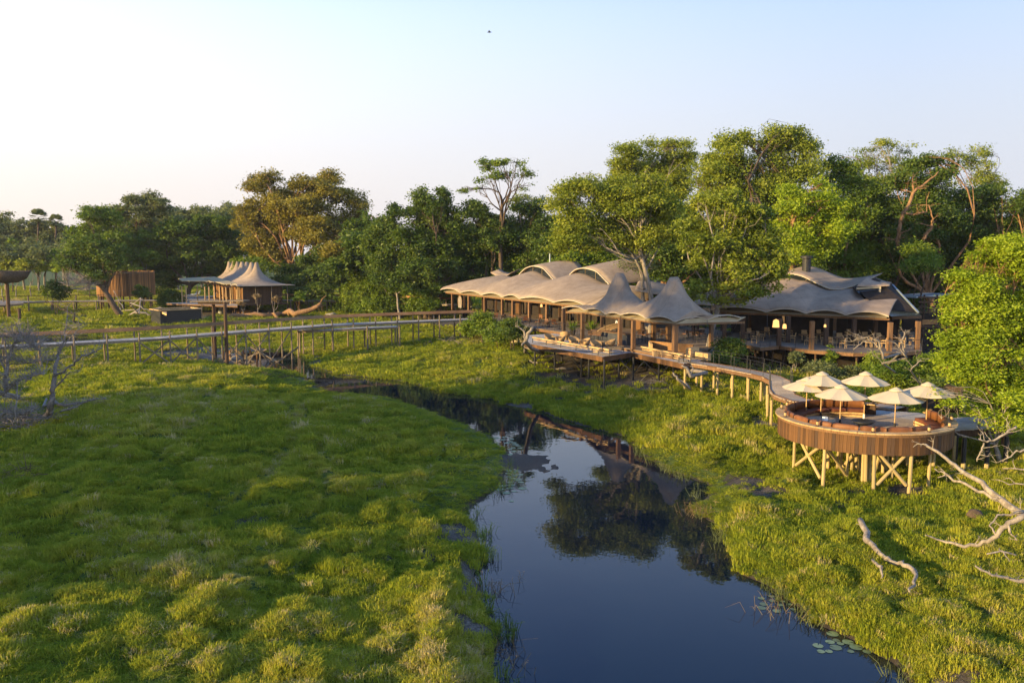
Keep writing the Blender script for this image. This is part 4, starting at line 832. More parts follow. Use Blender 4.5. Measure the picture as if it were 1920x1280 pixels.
for i in range(len(cg_)):
    row = []; u = i/(len(cg_)-1)
    for j in range(len(cg_[0])):
        v = j/(len(cg_[0])-1); x_, y_, _z = cg_[i][j]; zb_ = lerp(cF[i].z, cB[i].z, v); wv = math.hypot(cF[i].x-cB[i].x, cF[i].y-cB[i].y)
        tp = min(1, min(v, 1-v)*wv/2.4)**.75*min(1, min(u, 1-u)*17/2.6)**.75; s_ = 0
        for p in (p1, p2): r_ = math.hypot(x_-p.x, y_-p.y); s_ += math.exp(-max(0, r_-.32)/1.95); tp = max(tp, math.exp(-(r_/1.5)**4))
        row.append((x_, y_, zb_+(p1.z-ZE)*min(1, s_)*tp))
    cg.append(row)
twin = thing('twin_cone_tent', (cf[5].x, cf[5].y, ZF), 'twin peaked taupe tent roof on square posts, over the bar', 'tent')
MB().grid(cg).build('roof', 'canvas', twin, True, .04)
MB().tube(cF, .045, 5).build('eave_edge', 'canvas_edge', twin)
for p in (p1, p2): MB().lathe([(0, .14), (.33, .1), (.36, -.08), (.40, -.22)], p, 18).build('peak_cap', 'canvas', twin, True)
MB().grid([[(p.x+nbk.x*.15, p.y+nbk.y*.15, ZE-.22), (p.x+nbk.x*1.2, p.y+nbk.y*1.2, ZE+.15)] for p in cF[2:-2:3]]).build('ceiling_lining', 'lining', twin, False, .02)
zb = ZE-.3
for a, b in zip(cf[:-1], cf[1:]):
    MB().beam(Vector((a.x, a.y, zb))+nbk*.5, Vector((b.x, b.y, zb))+nbk*.5, .12, .18).build('eave_beam', 'wood_brown', twin)
for px, py, w2 in [(1057,622,.3),(1092,636,.3),(1162,651,.32),(1187,655,.32),(1265,667.5,.36),(1225,640,.34),(1253,640,.42),(1333,650,.3),(1128,622,.24),(1205,628,.24),(1300,628,.28)]:
    p = W(px, py, z=ZF); MB().box((p.x, p.y, (ZF+zb)/2+.05), (w2, w2, zb-ZF+.1), .35).build('post', 'wood_brown' if py > 634 else 'wood_dark', twin)
for (px, py), (qx, qy) in [((1135,589),(1135,640)),((1163,590),(1166,650)),((1326,600),(1326,672)),((1387,597),(1366,636)),((1211,598),(1211,652))]:
    a, b = W(px, py, z=ZE), W(qx, qy, z=ZF if qy < 660 else ZT); rod('guy_rod', b, a, .022, 'metal_black', twin, 5)
# low grey roof sheets in the gap behind the cones
gapr = thing('rear_canopy', (14, 92, ZF), 'low dark canopy sheets seen between twin cones and dining roof', 'canopy')
def sheet(pts_t, pts_b, Yt, Yb, parent, mat='canvas', nm='roof'):
    T = resamp([W(x, y, Y=Yt) for x, y in pts_t], 20); Bt = resamp([W(x, y, Y=Yb) for x, y in pts_b], 20)
    return MB().grid([[tuple(a.lerp(b, v)+Vector((0, 0, .25*math.sin(math.pi*v)))) for v in np.linspace(0, 1, 8)] for a, b in zip(T, Bt)]).build(nm, mat, parent, True, .05)
sheet([(1199,527),(1225,528),(1252,534),(1285,552)], [(1190,545),(1232,552),(1262,560),(1300,570)], 92, 86, gapr)
sheet([(1300,556),(1322,545),(1345,540),(1362,546)], [(1302,571),(1325,572),(1345,574),(1368,574)], 84, 78, gapr)
sheet([(1283,540),(1300,536),(1325,540)], [(1288,556),(1305,556),(1330,560)], 95, 90, gapr)
for px in (1215, 1255, 1310, 1355): p = W(px, 545, Y=88); rod('post', (p.x, p.y, hz(p.x, p.y)), (p.x, p.y, 7.3), .15, 'wood_dark', gapr)
# ---------------------------------------------------------------- right dining pavilion
B0, B1 = W(1334,581,z=ZE), W(1672,594,z=ZE)
eaveR = [onplane(px, B0, B1, ZE) for px in (1334, 1440, 1514.5, 1590, 1671)]
din, DA, Ddr, Dnb, DL, Drows = wave_roof('dining_pavilion', 'right dining pavilion with stained wavy roof and upturned upper sheet', eaveR, 'canvas_stained',
    [(1352,566),(1385,540),(1439,526),(1478,521),(1505,526),(1559,544),(1603,540),(1625,552)], 6.5, None, 6.9,
    [([(1440,526),(1452,518),(1467,514),(1485,513),(1503,516),(1533,532),(1561,544),(1585,541),(1601,536),(1620,529),(1640,519)], 4.2, 1.05, .2)], endtaper=.1)
# gable end: dark triangle, pale window frame, metal roof
ge = Vector(Drows[-1][19]); gb = Ddr
g0 = Vector(Drows[-1][19])+Ddr*.2; 
gA, gB2 = W(1601,541,Y=ge.y), W(1668,592,Y=ge.y-5.5)
tri = [W(1603,540,Y=ge.y), W(1640,520,Y=ge.y+1), W(1672,533,Y=ge.y+1.5), W(1722,586,Y=ge.y-3.5), W(1650,580,Y=ge.y-3)]
MB().add([tuple(p) for p in tri]+[tuple(p+Vector((.3, 1.5, 0))) for p in tri], [(0, 1, 2, 3, 4), (9, 8, 7, 6, 5)]+[(i, (i+1) % 5, (i+1) % 5+5, i+5) for i in range(5)]).build('gable', 'interior', din)
wr = [W(1606,546,Y=ge.y-.5), W(1650,538,Y=ge.y-.5), W(1648,576,Y=ge.y-1.2), W(1630,570,Y=ge.y-1.2)]
def strip(pts, w_, mat, nm, par, close=False):
    for a, b in zip(pts, pts[1:]+([pts[0]] if close else [])): MB().beam(a, b, w_, w_).build(nm, mat, par)
strip([W(1606,541,Y=ge.y-.6), W(1650,538,Y=ge.y-.6), W(1648,577,Y=ge.y-1.4)], .18, 'lining', 'window_frame', din)
MB().add([tuple(p) for p in wr], [(0, 1, 2, 3)]).build('window_pane', 'glass_dark', din)
sheet([(1636,518),(1655,526),(1673,533)], [(1606,537),(1640,537),(1668,536)], ge.y+2.2, ge.y-.6, din, 'canvas_stained', 'roof_tail')
strip([W(1673,534,Y=ge.y+1.2), W(1722,586,Y=ge.y-3.9)], .14, 'metal_roof', 'barge_board', din)
mr = [[tuple(W(1646,577,Y=ge.y-2.5).lerp(W(1671,593,z=ZE-.15), v)) for v in (0, .5, 1)], [tuple(W(1722,585,Y=ge.y-3).lerp(W(1727,592,z=ZE-.15), v)) for v in (0, .5, 1)]]
MB().grid(mr).build('metal_roof', 'metal_roof', din, False, .07)
strip([W(1671,596,z=ZE-.4), W(1726,594,z=ZE-.4)], .25, 'wood_brown', 'eave_beam', din)
for px, py, m_ in [(1460,648,'wood_dark'),(1521,655,'wood_brown'),(1667,658,'wood_brown'),(1719,655,'wood_brown'),(1477,642,'wood_dark'),(1548,648,'wood_dark'),(1600,646,'wood_dark'),(1392,642,'wood_dark'),(1358,634,'wood_dark'),(1640,640,'wood_dark')]:
    p = W(px, py, z=ZF); MB().box((p.x, p.y, (ZF+ZE-.25)/2), (.34, .34, ZE-ZF-.25), .05).build('post', m_, din)
for px in (1439, 1589): a = W(px, 588, z=ZE); b = W(px-1, 645, z=ZF); rod('guy_rod', b, a, .02, 'metal_black', din, 5)
for s0, s1 in ((.0, .32), (.34, .63), (.65, 1.0)):
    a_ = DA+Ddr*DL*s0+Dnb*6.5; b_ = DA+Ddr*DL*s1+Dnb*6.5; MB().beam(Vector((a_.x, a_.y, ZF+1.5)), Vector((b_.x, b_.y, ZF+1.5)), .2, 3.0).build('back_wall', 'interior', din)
for i, (px, py) in enumerate(((1412,624),(1434,622),(1560,620),(1605,630))):
    p = W(px, py, z=ZF); MB().box((p.x, p.y, ZF+1.1), (1.1, .3, 2.2), .1).build('cabinet', 'wood_plank', din)
ch = Wp(1512, 499, DA+Dnb*8, DA+Dnb*8+Ddr); MB().lathe([(.42, -.6), (.42, .75), (.42, .75)], ch, 16, True).build('chimney', 'metal_black', din); MB().lathe([(.42, .75), (.62, .8), (.62, 1.02), (0, 1.12)], ch, 16).build('chimney_cap', 'metal_black', din)
# lit pendant lamps inside
ml, n, o = newmat('lamp_glow'); M['lamp_glow'] = ml; em = n.nodes.new('ShaderNodeEmission'); em.inputs[0].default_value = (1, .5, .16, 1); em.inputs[1].default_value = .9; n.links.new(em.outputs[0], o.inputs[0])
for (px, py, Y_, r_, lab) in [(1455,607,73,.3,'large orange glowing lamp shade inside the dining pavilion'),(1471,612,72,.18,'small orange lamp right of the large glowing shade'),(1015,573,92,.14,'small warm lamp hanging inside the long pavilion'),(1547,611,66,.10,'tiny white lamp under the dining roof')]:
    p = W(px, py, Y=Y_*1.0); t = thing('pendant_lamp', p, lab, 'lamp'); MB().lathe([(.02, r_*1.4), (r_*.8, r_), (r_, -r_), (r_*.9, -r_)], p, 14).build('lamp_shade', 'lamp_glow', t, True); rod('cord', p+Vector((0, 0, r_*1.3)), (p.x, p.y, ZE+.3), .012, 'metal_black', t, 4)
# slatted shade house at the far right, behind
sh = thing('shade_house', (W(1755,600,Y=85).x, 85, 2), 'dark slatted outbuilding with orange handrail right of the dining pavilion', 'outbuilding')
for j, yy in enumerate((557, 566, 575, 585, 612, 624)):
    a, b = W(1722, yy, Y=84), W(1782, yy+1, Y=84); MB().beam(a, b, .12, .16).build('slat', 'wood_dark', sh)
MB().beam(W(1690,556,Y=86), W(1765,551,Y=90), 3.2, .15).build('roof', 'metal_roof', sh)
a, b = W(1729,604,Y=82), W(1758,603,Y=82); MB().beam(a, b, .1, .5).build('handrail', 'wood_rail', sh)
for px in (1733, 1757, 1780): p = W(px, 560, Y=84.2); rod('post', (p.x, p.y, hz(p.x, p.y)), (p.x, p.y, p.z+.4), .1, 'wood_dark', sh)
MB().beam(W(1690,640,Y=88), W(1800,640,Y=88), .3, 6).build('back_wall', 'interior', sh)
# ---------------------------------------------------------------- left ridge tent
tp0 = W(481,492,Y=147); rowv = Vector((-.51, .86, 0)); sp_ = 3.7
peaks = [tp0+rowv*sp_*i for i in range(7)]
nf = Vector((-.86, -.51, 0))                       # side facing the camera and the sun
halfw = 4.4
fe = []; be = []
fe.append(tp0-rowv*4.3+nf*halfw*1.0); be.append(tp0-rowv*4.3-nf*halfw*1.25)
for i in range(8):
    c = tp0+rowv*sp_*(i-.5); fe.append(c+nf*halfw*1.12); be.append(c-nf*halfw*1.12)
for l in (fe, be):
    for p in l: p.z = 6.45
fe = scallop(fe, 8, .3, -nf, .2); be = scallop(be, 8, .3, nf, .2)
tg, tF, tB = cone_tent(fe, be, [Vector((p.x, p.y, tp0.z)) for p in peaks], nu=150, nv=41, r0=.3, it=900, pw=1.35)
rt_ = thing('ridge_tent', (tp0.x, tp0.y, 3.3), 'tent suite with a row of small peaks behind the left pool', 'tent')
MB().grid(tg).build('roof', 'canvas', rt_, True, .04)
MB().tube(tF, .05, 5).build('eave_edge', 'canvas_edge', rt_); MB().tube([r[0] for r in [[tg[0][j]] for j in range(41)]], .05, 5).build('eave_edge', 'canvas_edge', rt_)
fp_ = [tp0-rowv*3.4+nf*3.9, tp0-rowv*3.4-nf*4.4, tp0+rowv*sp_*6.5-nf*4.4, tp0+rowv*sp_*6.5+nf*3.9]
MB().prism([v2(p) for p in fp_], 3.05, 3.3).build('floor', 'wood_dark', rt_)
wl = [fp_[0]-nf*.8+rowv*.8, fp_[1]+nf*.8+rowv*.8, fp_[2]+nf*.8-rowv*.8, fp_[3]-nf*.8-rowv*.8]
for a, b in ((wl[0], wl[1]), (wl[1], wl[2]), (wl[2], wl[3])):
    a = Vector((a.x, a.y, 4.8)); b = Vector((b.x, b.y, 4.8)); MB().beam(a, b, .15, 2.9).build('wall', 'interior', rt_)
a, b = wl[0], wl[1]; n_ = 34; d = (b-a)/n_; o_ = (-rowv)*.1
for i in range(n_): c = a+d*(i+.5)+o_; boxpiece('wall_board', (c.x, c.y, 4.75), (d.length-.03, .04, 2.85), 'wood_dark', rt_, (0, 0, math.atan2(d.y, d.x)))
for i in range(26):
    c = wl[0]+(wl[3]-wl[0])*(i+.5)/26; 
    if i % 5 != 3: boxpiece('wall_board', (c.x, c.y, 4.7), (.55, .07, 2.6), 'wood_rail', rt_, (0, 0, math.atan2(rowv.y, rowv.x)))
for k in range(4): a = fp_[0].lerp(fp_[1], k/3); rod('post', (a.x, a.y, hz(a.x, a.y)-.2), (a.x, a.y, 3.1), .12, 'wood_dark', rt_); rod('post', (a.x, a.y, 3.3), (a.x, a.y, 6.3), .07, 'wood_post', rt_)
for k in range(6): a = fp_[0].lerp(fp_[3], k/5); rod('post', (a.x, a.y, hz(a.x, a.y)-.2), (a.x, a.y, 3.1), .12, 'wood_dark', rt_); rod('post', (a.x, a.y, 3.3), (a.x, a.y, 6.2), .08, 'wood_warm', rt_)
for k in range(7): c = tp0+rowv*sp_*(k-.3)+nf*4.2; MB().beam(Vector((c.x, c.y, 6.35)), Vector((c.x, c.y, 6.2))+nf*1.6, .5, .1).build('awning_flap', 'wood_brown', rt_)
# pergola + pool deck
pg = thing('pergola', v2(W(390,560,z=3.3))+(3.3,), 'reed roofed pergola on slim poles left of the ridge tent', 'pergola')
def quadsheet(pts, mat, nm, par, th=.12): MB().add([tuple(p) for p in pts], [tuple(range(len(pts)))]).build(nm, mat, par, False, th)
quadsheet([W(376,520,Y=tp0.y+6), W(334,522.5,Y=tp0.y+7), W(341,527,Y=tp0.y+1), W(392,527.5,Y=tp0.y+.5)], 'thatch', 'reed_roof', pg)
quadsheet([W(402,519,Y=tp0.y+9), W(374,520.5,Y=tp0.y+9), W(420,533,Y=tp0.y-3), W(446,532,Y=tp0.y-3)], 'thatch', 'reed_roof', pg)
for px, Y_ in ((341,1.5),(349,1.2),(384,.5),(392,.5),(402,0),(412,-1),(418,-2.6),(424,-2.6),(432,-2.8),(444,-2.8),(370,4),(446,-1)): 
    p = W(px, 545, Y=tp0.y+Y_); rod('post', (p.x, p.y, 3.1), (p.x, p.y, 6.1), .11, 'wood_warm', pg)
pd = slab('pool_deck', [v2(W(x, y, z=3.2)) for x, y in ((312,568),(445,573),(447,562),(420,556),(330,553))], 3.2, 'dark edged timber deck with sun loungers beside the left pool', ang=.3, mat='deck_grey')
for px, py in ((350,572),(378,573),(404,573),(440,573)): p = W(px, py, z=3.0); rod('post', (p.x, p.y, hz(p.x, p.y)-.2), (p.x, p.y, 3), .12, 'wood_dark', pd)
wire_rail(pd, [W(298,556,z=3.3), W(345,560,z=3.3), W(384,561,z=3.3)], .9, 1.4)
pl = thing('plunge_pool', v2(W(340,590,z=1.6))+(1.2,), 'raised dark box plunge pool with pale timber rim', 'pool')
pf = [W(301,603,z=1.35), W(378,599,z=1.35)]; dirp = (pf[1]-pf[0]); dirp.z = 0; dn_ = Vector((-dirp.y, dirp.x, 0)).normalized()
pp = [v2(pf[0]), v2(pf[1]), v2(pf[1]+dn_*4.5), v2(pf[0]+dn_*4.5)]
MB().prism(pp, 0.9, 3.05).build('basin', 'metal_black', pl)
for a, b in zip(range(4), (1, 2, 3, 0)): MB().beam(Vector(pp[a]+(3.12,)), Vector(pp[b]+(3.12,)), .5, .14).build('rim', 'wood_warm', pl)
cen = Vector(((pp[0][0]+pp[2][0])/2, (pp[0][1]+pp[2][1])/2, 0)); MB().prism([(lerp(x, cen.x, .18), lerp(y, cen.y, .18)) for x, y in pp], 3.0, 3.1).build('pool_water', 'glass_dark', pl)
MB().prism([v2(W(289,578,z=2.9)), v2(W(312,588,z=2.9)), v2(W(313,581,z=2.9)), v2(W(300,575,z=2.9))], 2.6, 2.9).build('side_step', 'wood_warm', pl)
def lounger(px, py, label):
    p = W(px, py, z=3.2); t = thing('sun_lounger', p, label, 'sun lounger', 'sun loungers by the left pool', rz=.15); t.rotation_euler = (0, 0, 0); m_ = MB()
    MB().box(p+Vector((-.3, 0, .34)), (1.5, .75, .1)).build('seat', 'cloth_white', t)
    for j in range(4):
        q = p+Vector((.55+.1*j, 0, .42+.2*j)); MB().box(q, (.08, .75, .16), mat=Matrix.Rotation(-1.05, 3, 'Y')).build('backrest_slat', 'cloth_white', t)
    for sx in (-.95, .35):
        for sy in (-.3, .3): rod('leg', p+Vector((sx, sy, 0)), p+Vector((sx, sy, .3)), .03, 'metal_black', t, 5)
    rod('back_stay', p+Vector((.9, 0, .1)), p+Vector((.85, 0, .95)), .03, 'metal_black', t, 5)
lounger(362, 556, 'left white sun lounger on the far pool deck'); lounger(368, 554.5, 'striped backed sun lounger behind the left one'); lounger(398, 559, 'right white sun lounger nearer the tent'); lounger(404, 558, 'sun lounger against the tent poles')
tk = W(415,577,z=2.2); t = thing('water_tank', (tk.x, tk.y, hz(tk.x, tk.y)), 'pale cylindrical tank standing under the tent deck', 'tank'); zt_ = hz(tk.x, tk.y); MB().lathe([(.0, 1.55), (.5, 1.5), (.6, 1.3), (.6, .9), (.57, .85), (.6, .8), (.6, .35), (.57, .3), (.6, .25), (.6, 0)], (tk.x, tk.y, zt_), 16).build('tank_body', 'plastic_tank', t, True); MB().lathe([(0, .12), (.2, .1), (.2, 0)], (tk.x, tk.y, zt_+1.5), 10).build('lid', 'metal_black', t)
# pole screen drum
cc = W(237,545,Y=160); scr = thing('pole_screen', (cc.x, cc.y, 3), 'round enclosure of upright brown poles, left of the tents', 'enclosure'); kk = 160/FPX; Rr = 48*kk*1.02
mb = MB(); zt_, zb_ = W(237,510,Y=160-Rr).z, W(237,556,Y=160-Rr).z
MB().lathe([(Rr-.15, zb_), (Rr-.15, zt_-.1)], (cc.x, cc.y, 0), 64).build('wall', 'interior', scr)
rnd = random.Random(3)
for i in range(120):
    a = 2*math.pi*i/120; x_, y_ = cc.x+Rr*math.cos(a), cc.y+Rr*math.sin(a); rod('pole', (x_, y_, zb_), (x_, y_, zt_+rnd.uniform(-.15, .2)), rnd.uniform(.10, .17), 'screen_poles', scr, 5)
MB().lathe([(Rr+.1, zt_-.25), (Rr+.1, zt_-.1), (Rr-.2, zt_-.1)], (cc.x, cc.y, 0), 64).build('top_ring', 'wood_post', scr)
for i in range(10): a = 2*math.pi*i/10; x_, y_ = cc.x+Rr*.9*math.cos(a), cc.y+Rr*.9*math.sin(a); rod('post', (x_, y_, hz(x_, y_)-.2), (x_, y_, zb_+.1), .15, 'wood_dark', scr)
# woven bowl shelter
bp = W(17,594,z=1.4); bw = thing('bowl_lookout', (bp.x, bp.y, hz(bp.x, bp.y)), 'dark woven bowl on a thick post over a small platform, left edge', 'lookout')
zb0 = W(17,531,Y=bp.y).z; zr0 = W(17,508,Y=bp.y).z; Rb = 41*bp.y/FPX
MB().lathe([(.3, zb0), (Rb*.45, zb0+.12), (Rb*.8, zb0+.75), (Rb, zr0), (Rb*.96, zr0), (Rb*.75, zb0+.85), (Rb*.4, zb0+.3), (.2, zb0+.2)], (bp.x, bp.y, 0), 32).build('bowl', 'bark_dark', bw, True)
for i in range(14): a = 2*math.pi*i/14+.2; rod('rib', (bp.x+.3*math.cos(a), bp.y+.3*math.sin(a), zb0), (bp.x+Rb*1.02*math.cos(a), bp.y+Rb*1.02*math.sin(a), zr0+.1), .07, 'bark_dark', bw, 5)
rod('post', (bp.x, bp.y, hz(bp.x, bp.y)-.2), (bp.x, bp.y, zb0+.1), .3, 'wood_dark', bw); p = W(37,596,z=1.4); rod('post', (p.x, p.y, hz(p.x, p.y)-.2), (p.x, p.y, 3.0), .25, 'wood_dark', bw)
MB().prism([v2(W(x, y, z=3.25)) for x, y in ((-30,570),(-10,573),(44,569),(44,566),(60,564),(-20,562))], 2.95, 3.25).build('platform', 'wood_post', bw)
# ============================================================ BOARDWALKS
def walk(name, label, path, wd, mat, post_step=2.6, up=0, post_mat='wood_post', pr=.1, skipz=None, cat='boardwalk', far_up=0):
    """path: list of Vectors along the middle"""
    t = thing(name, path[0], label, cat); P = []
    n_ = int(sum((b-a).length for a, b in zip(path[:-1], path[1:]))/.16); Q = resamp(path, n_)
    mb = MB()
    for i in range(n_-1):
        d = (Q[min(i+1, n_-1)]-Q[max(i-1, 0)]); d.z = 0; mb.box((Q[i].x, Q[i].y, Q[i].z-.025), (.148, wd, .05), math.atan2(d.y, d.x))
    o = mb.build('deck_boards', mat, t); o['kind'] = 'stuff'
    K = resamp(path, max(2, int(n_*.16/post_step)+1))
    for side in (-1, 1):
        mb = MB(); L_ = []
        for i, q in enumerate(K):
            d = K[min(i+1, len(K)-1)]-K[max(i-1, 0)]; d.z = 0; d.normalize(); s = Vector((-d.y, d.x, 0))*side*(wd/2-.05); L_.append(q+s+Vector((0, 0, -.16)))
        for a, b in zip(L_[:-1], L_[1:]): mb.beam(a, b, .08, .22)
        mb.build('side_beam', 'wood_brown' if mat != 'deck_grey' else 'wood_post', t)
        near = (sum((p-Vector((0, 0, 0))).length for p in L_)) < 0
        for p in L_:
            g = hz(p.x, p.y); isnear = side == NEAR_SIDE
            top = p.z+.1+(up if isnear else far_up); s = (p-K[L_.index(p)]); s.z = 0; s = s.normalized()*.12
            rod('post', (p.x+s.x, p.y+s.y, min(g, .2)-.5), (p.x+s.x, p.y+s.y, top), pr, post_mat, t, 8)
        P.append(L_)
    return t, K, P
NEAR_SIDE = 1
ZW = 3.55
# long boardwalk from the left edge to the lodge
lp = [W(-60,652,z=ZW), W(0,648,z=ZW), W(120,642,z=ZW), W(290,633,z=ZW), W(430,622,z=ZW), W(620,608,z=ZW), W(760,602,z=ZW), W(895,597,z=ZW)]
NEAR_SIDE = -1
bwk, K, P = walk('long_boardwalk', 'long pale boardwalk on poles crossing from the left edge to the lodge', lp, 1.9, 'deck_grey', 2.7, up=.75, pr=.09, far_up=.7)
n_ = len(K)
far = [p+Vector((0, 0, 1.0)) for p in P[1]]
for a, b in zip(far[:-1], far[1:]):             # wide flat plank along the far side
    d = (b-a).normalized(); s = Vector((-d.y, d.x, 0)); MB().add([tuple(a-s*.0+Vector((0, 0, -.14))), tuple(b+Vector((0, 0, -.14))), tuple(b+s*.55+Vector((0, 0, .18))), tuple(a+s*.55+Vector((0, 0, .18)))], [(0, 1, 2, 3)]).build('screen_plank', 'wood_rail', bwk, False, .04)
for i in range(5, min(n_-10, 24)):              # cross bracing over the low ground
    a, b = P[0][i], P[0][i+1]
    if i % 2: a, b = b, a
    ga = Vector((a.x, a.y, hz(a.x, a.y)+.1)); rod('brace', ga, b-Vector((0, 0, .1)), .08, 'wood_post', bwk, 6)
    if i % 3 != 1: gb_ = Vector((b.x, b.y, hz(b.x, b.y)+.1)); rod('brace', gb_, a-Vector((0, 0, .1)), .08, 'wood_post', bwk, 6)
mb = MB()
for k in (.35, .7): mb.tube([p+Vector((0, 0, .15+k)) for p in P[0]], .012, 4)
mb.build('rail_wires', 'metal_black', bwk)
# side branch at lower level behind the boardwalk
NEAR_SIDE = -1
walk('side_walkway', 'short pale walkway joining the long boardwalk from behind', [W(560,619,z=3.0), W(610,617,z=3.1), W(670,614,z=3.2), W(745,611,z=3.2)], 1.5, 'deck_grey', 3.2, up=.3, pr=.1)
# far-left walkway
fwk, K2, P2 = walk('far_walkway', 'thin straight walkway with low rail running from the bowl lookout', [W(-40,568,z=3.3), W(84,564.5,z=3.3), W(200,563,z=3.3), W(345,561.5,z=3.3)], 1.6, 'deck_grey', 3.6, up=0, pr=.13, far_up=1.0)
mb = MB(); mb.tube([p+Vector((0, 0, 1.15)) for p in P2[1]], .05, 5); mb.tube([p+Vector((0, 0, .6)) for p in P2[1]], .02, 4); mb.build('handrail', 'wood_dark', fwk)
# rear walkway between ridge tent and lodge
rwk, K3, P3 = walk('rear_walkway', 'shaded walkway with orange handrail linking the left tent and lodge', [W(515,562,z=3.4), W(600,563,z=3.4), W(720,565,z=3.4), W(860,571,z=3.5)], 1.6, 'deck_grey', 3.4, up=0, pr=.12, far_up=1.0)
for a, b in zip(P3[0][:-1], P3[0][1:]): MB().beam(a+Vector((0, 0, 1.2)), b+Vector((0, 0, 1.2)), .1, .32).build('handrail', 'wood_rail', rwk)
# timber frame over the bridge
tw = [(404,672),(426,684),(378,668),(462,690)]
tf_ = thing('timber_frame', W(415,680,z=.3), 'tall timber post frame with flat top beside the long boardwalk', 'frame')
T = []
for px, py in tw[:2]:
    g = W(px, py, z=.2); top = Wp(px, 566, g, g+Vector((1, 0, 0))); rod('post', (g.x, g.y, -.8), (g.x, g.y, top.z), .2, 'wood_dark', tf_); T.append(top)
ym = T[0].y
MB().beam(W(362,565,Y=ym), W(462,563.5,Y=ym-1.5), 1.3, .12).build('top_beam', 'wood_post', tf_); MB().beam(W(372,568,Y=ym-.4), W(428,569,Y=ym-1), .2, .25).build('cross_beam', 'wood_dark', tf_)
for (x0, y0, x1, y1) in ((430,592,447,618),(408,592,425,622),(378,569,380,600)): rod('guy_rod', W(x1, y1, Y=ym-.5), W(x0, y0, Y=ym-.5), .03, 'metal_black', tf_, 5)
rod('hand_rail', W(375,614,Y=ym-1.2), W(422,611,Y=ym-1.2), .04, 'metal_black', tf_, 5)
p_ = W(455,672,z=0); 
for dx in (-2.0, -1.3, -.6, .1, .8, 1.5): rod('short_pile', (p_.x+dx, p_.y+.3*dx, -1), (p_.x+dx, p_.y+.3*dx, 1.0), .13, 'wood_rail', tf_)
for a, b in (((432,684),(500,655)), ((432,655),(500,690)), ((470,650),(540,690)), ((505,690),(560,650)), ((440,655),(470,672))):
    rod('brace', W(a[0], a[1], Y=ym-1.4), W(b[0], b[1], Y=ym-1.4), .1, 'wood_post', tf_, 6)
# ---------------------------------------------------------------- curved walkway to the round deck
DC = W(1622,783,z=3.45); DC = Vector((18.95, 45.3, 0)); DR = 4.42
_p = W(1456,771,z=3.45); _q = W(1792,790,z=3.45); _f = W(1625,811,z=3.45)
def circ(a, b, c):
    (x1, y1), (x2, y2), (x3, y3) = v2(a), v2(b), v2(c); A_ = np.array([[x2-x1, y2-y1], [x3-x1, y3-y1]]); b_ = np.array([x2*x2-x1*x1+y2*y2-y1*y1, x3*x3-x1*x1+y3*y3-y1*y1])/2
    s = np.linalg.solve(A_, b_); return Vector((s[0], s[1], 0)), math.hypot(s[0]-x1, s[1]-y1)
DC, DR = circ(_p, _q, _f)
print('DECK', DC, DR)
cp = [(1296,678,3.5),(1351,686,3.42),(1404,696,3.35),(1440,703,3.28),(1462,712,3.2),(1464,724,3.12),(1466,737,3.02),(1490,748,2.92),(1530,755,2.86),(1580,757,2.82),(1640,758,2.8),(1690,765,2.8)]
cpw = [W(a, b, z=c) for a, b, c in cp]
NEAR_SIDE = -1
cwk, K4, P4 = walk('curved_walkway', 'curving boardwalk descending from the terrace to the round deck', resamp(cpw, 40), 1.5, 'deck_tan', 1.5, up=-.3, post_mat='wood_pole', pr=.1)
for i in range(len(P4[0])-1):
    for L_ in P4: 
        a, b = L_[i], L_[i+1]; MB().beam(a+Vector((0, 0, .02)), b+Vector((0, 0, .02)), .05, .34).build('fascia_board', 'wood_plank', cwk)
wire_rail(cwk, [p+Vector((0, 0, .16)) for p in P4[0]][:int(len(P4[0])*.62)], 1.0, 1.5, 4)
wire_rail(cwk, [p+Vector((0, 0, .16)) for p in P4[1]][int(len(P4[1])*.1):int(len(P4[1])*.6)], 1.0, 1.5, 4)
# ---------------------------------------------------------------- round deck
ZR, ZD = 3.45, 2.82
rd = thing('round_deck', (DC.x, DC.y, ZD), 'round raised deck with curved plank wall, sofas and parasols', 'deck')
def pol(r, a, z): return Vector((DC.x+r*math.cos(a), DC.y+r*math.sin(a), z))
OP0, OP1 = R(18), R(58)                       # opening towards the back right
def inopen(a): a = a % (2*math.pi); return OP0 < a < OP1
NP = 150; planks = ['wood_plank']*7+['wood_dark']
rnd = random.Random(5); zb_ = 2.36
for i in range(NP):
    a = 2*math.pi*(i+.5)/NP; c = pol(DR-.1+rnd.uniform(-.008, .008), a, 0); low = zb_+rnd.uniform(-.015, .015); top = ZR-.14 if not inopen(a) else ZD-.05
    boxpiece('plank', (c.x, c.y, (low+top)/2), (2*math.pi*DR/NP-.014, .035, top-low), rnd.choice(planks), rd, (0, 0, a+math.pi/2))
def arc_solid(mb, r0, r1, a0, a1, z0, z1, n=8, rnd_=0):
    """a curved block; rnd_ rounds its long edges"""
    prof = [(r0, z0), (r1, z0), (r1, z1), (r0, z1)]
    if rnd_: e = rnd_; prof = [(r0, z0), (r1, z0), (r1, z1-e), (r1-e*.35, z1-e*.3), (r1-e, z1), (r0+e, z1), (r0+e*.35, z1-e*.3), (r0, z1-e)]
    m_ = len(prof); vs = []
    for i in range(n+1):
        a = a0+(a1-a0)*i/n
        pin = 1-(.22*rnd_*(1 if i in (0, n) else 0))
        for r, z in prof: 
            if rnd_ and i in (0, n): r = r+(((r0+r1)/2)-r)*.25; z = z+(((z0+z1)/2)-z)*.25
            vs.append(pol(r, a, z))
    fs = [(i*m_+j, (i+1)*m_+j, (i+1)*m_+(j+1) % m_, i*m_+(j+1) % m_) for i in range(n) for j in range(m_)]+[tuple(range(m_))[::-1], tuple(range(n*m_, n*m_+m_))]
    mb.add(vs, fs); return mb
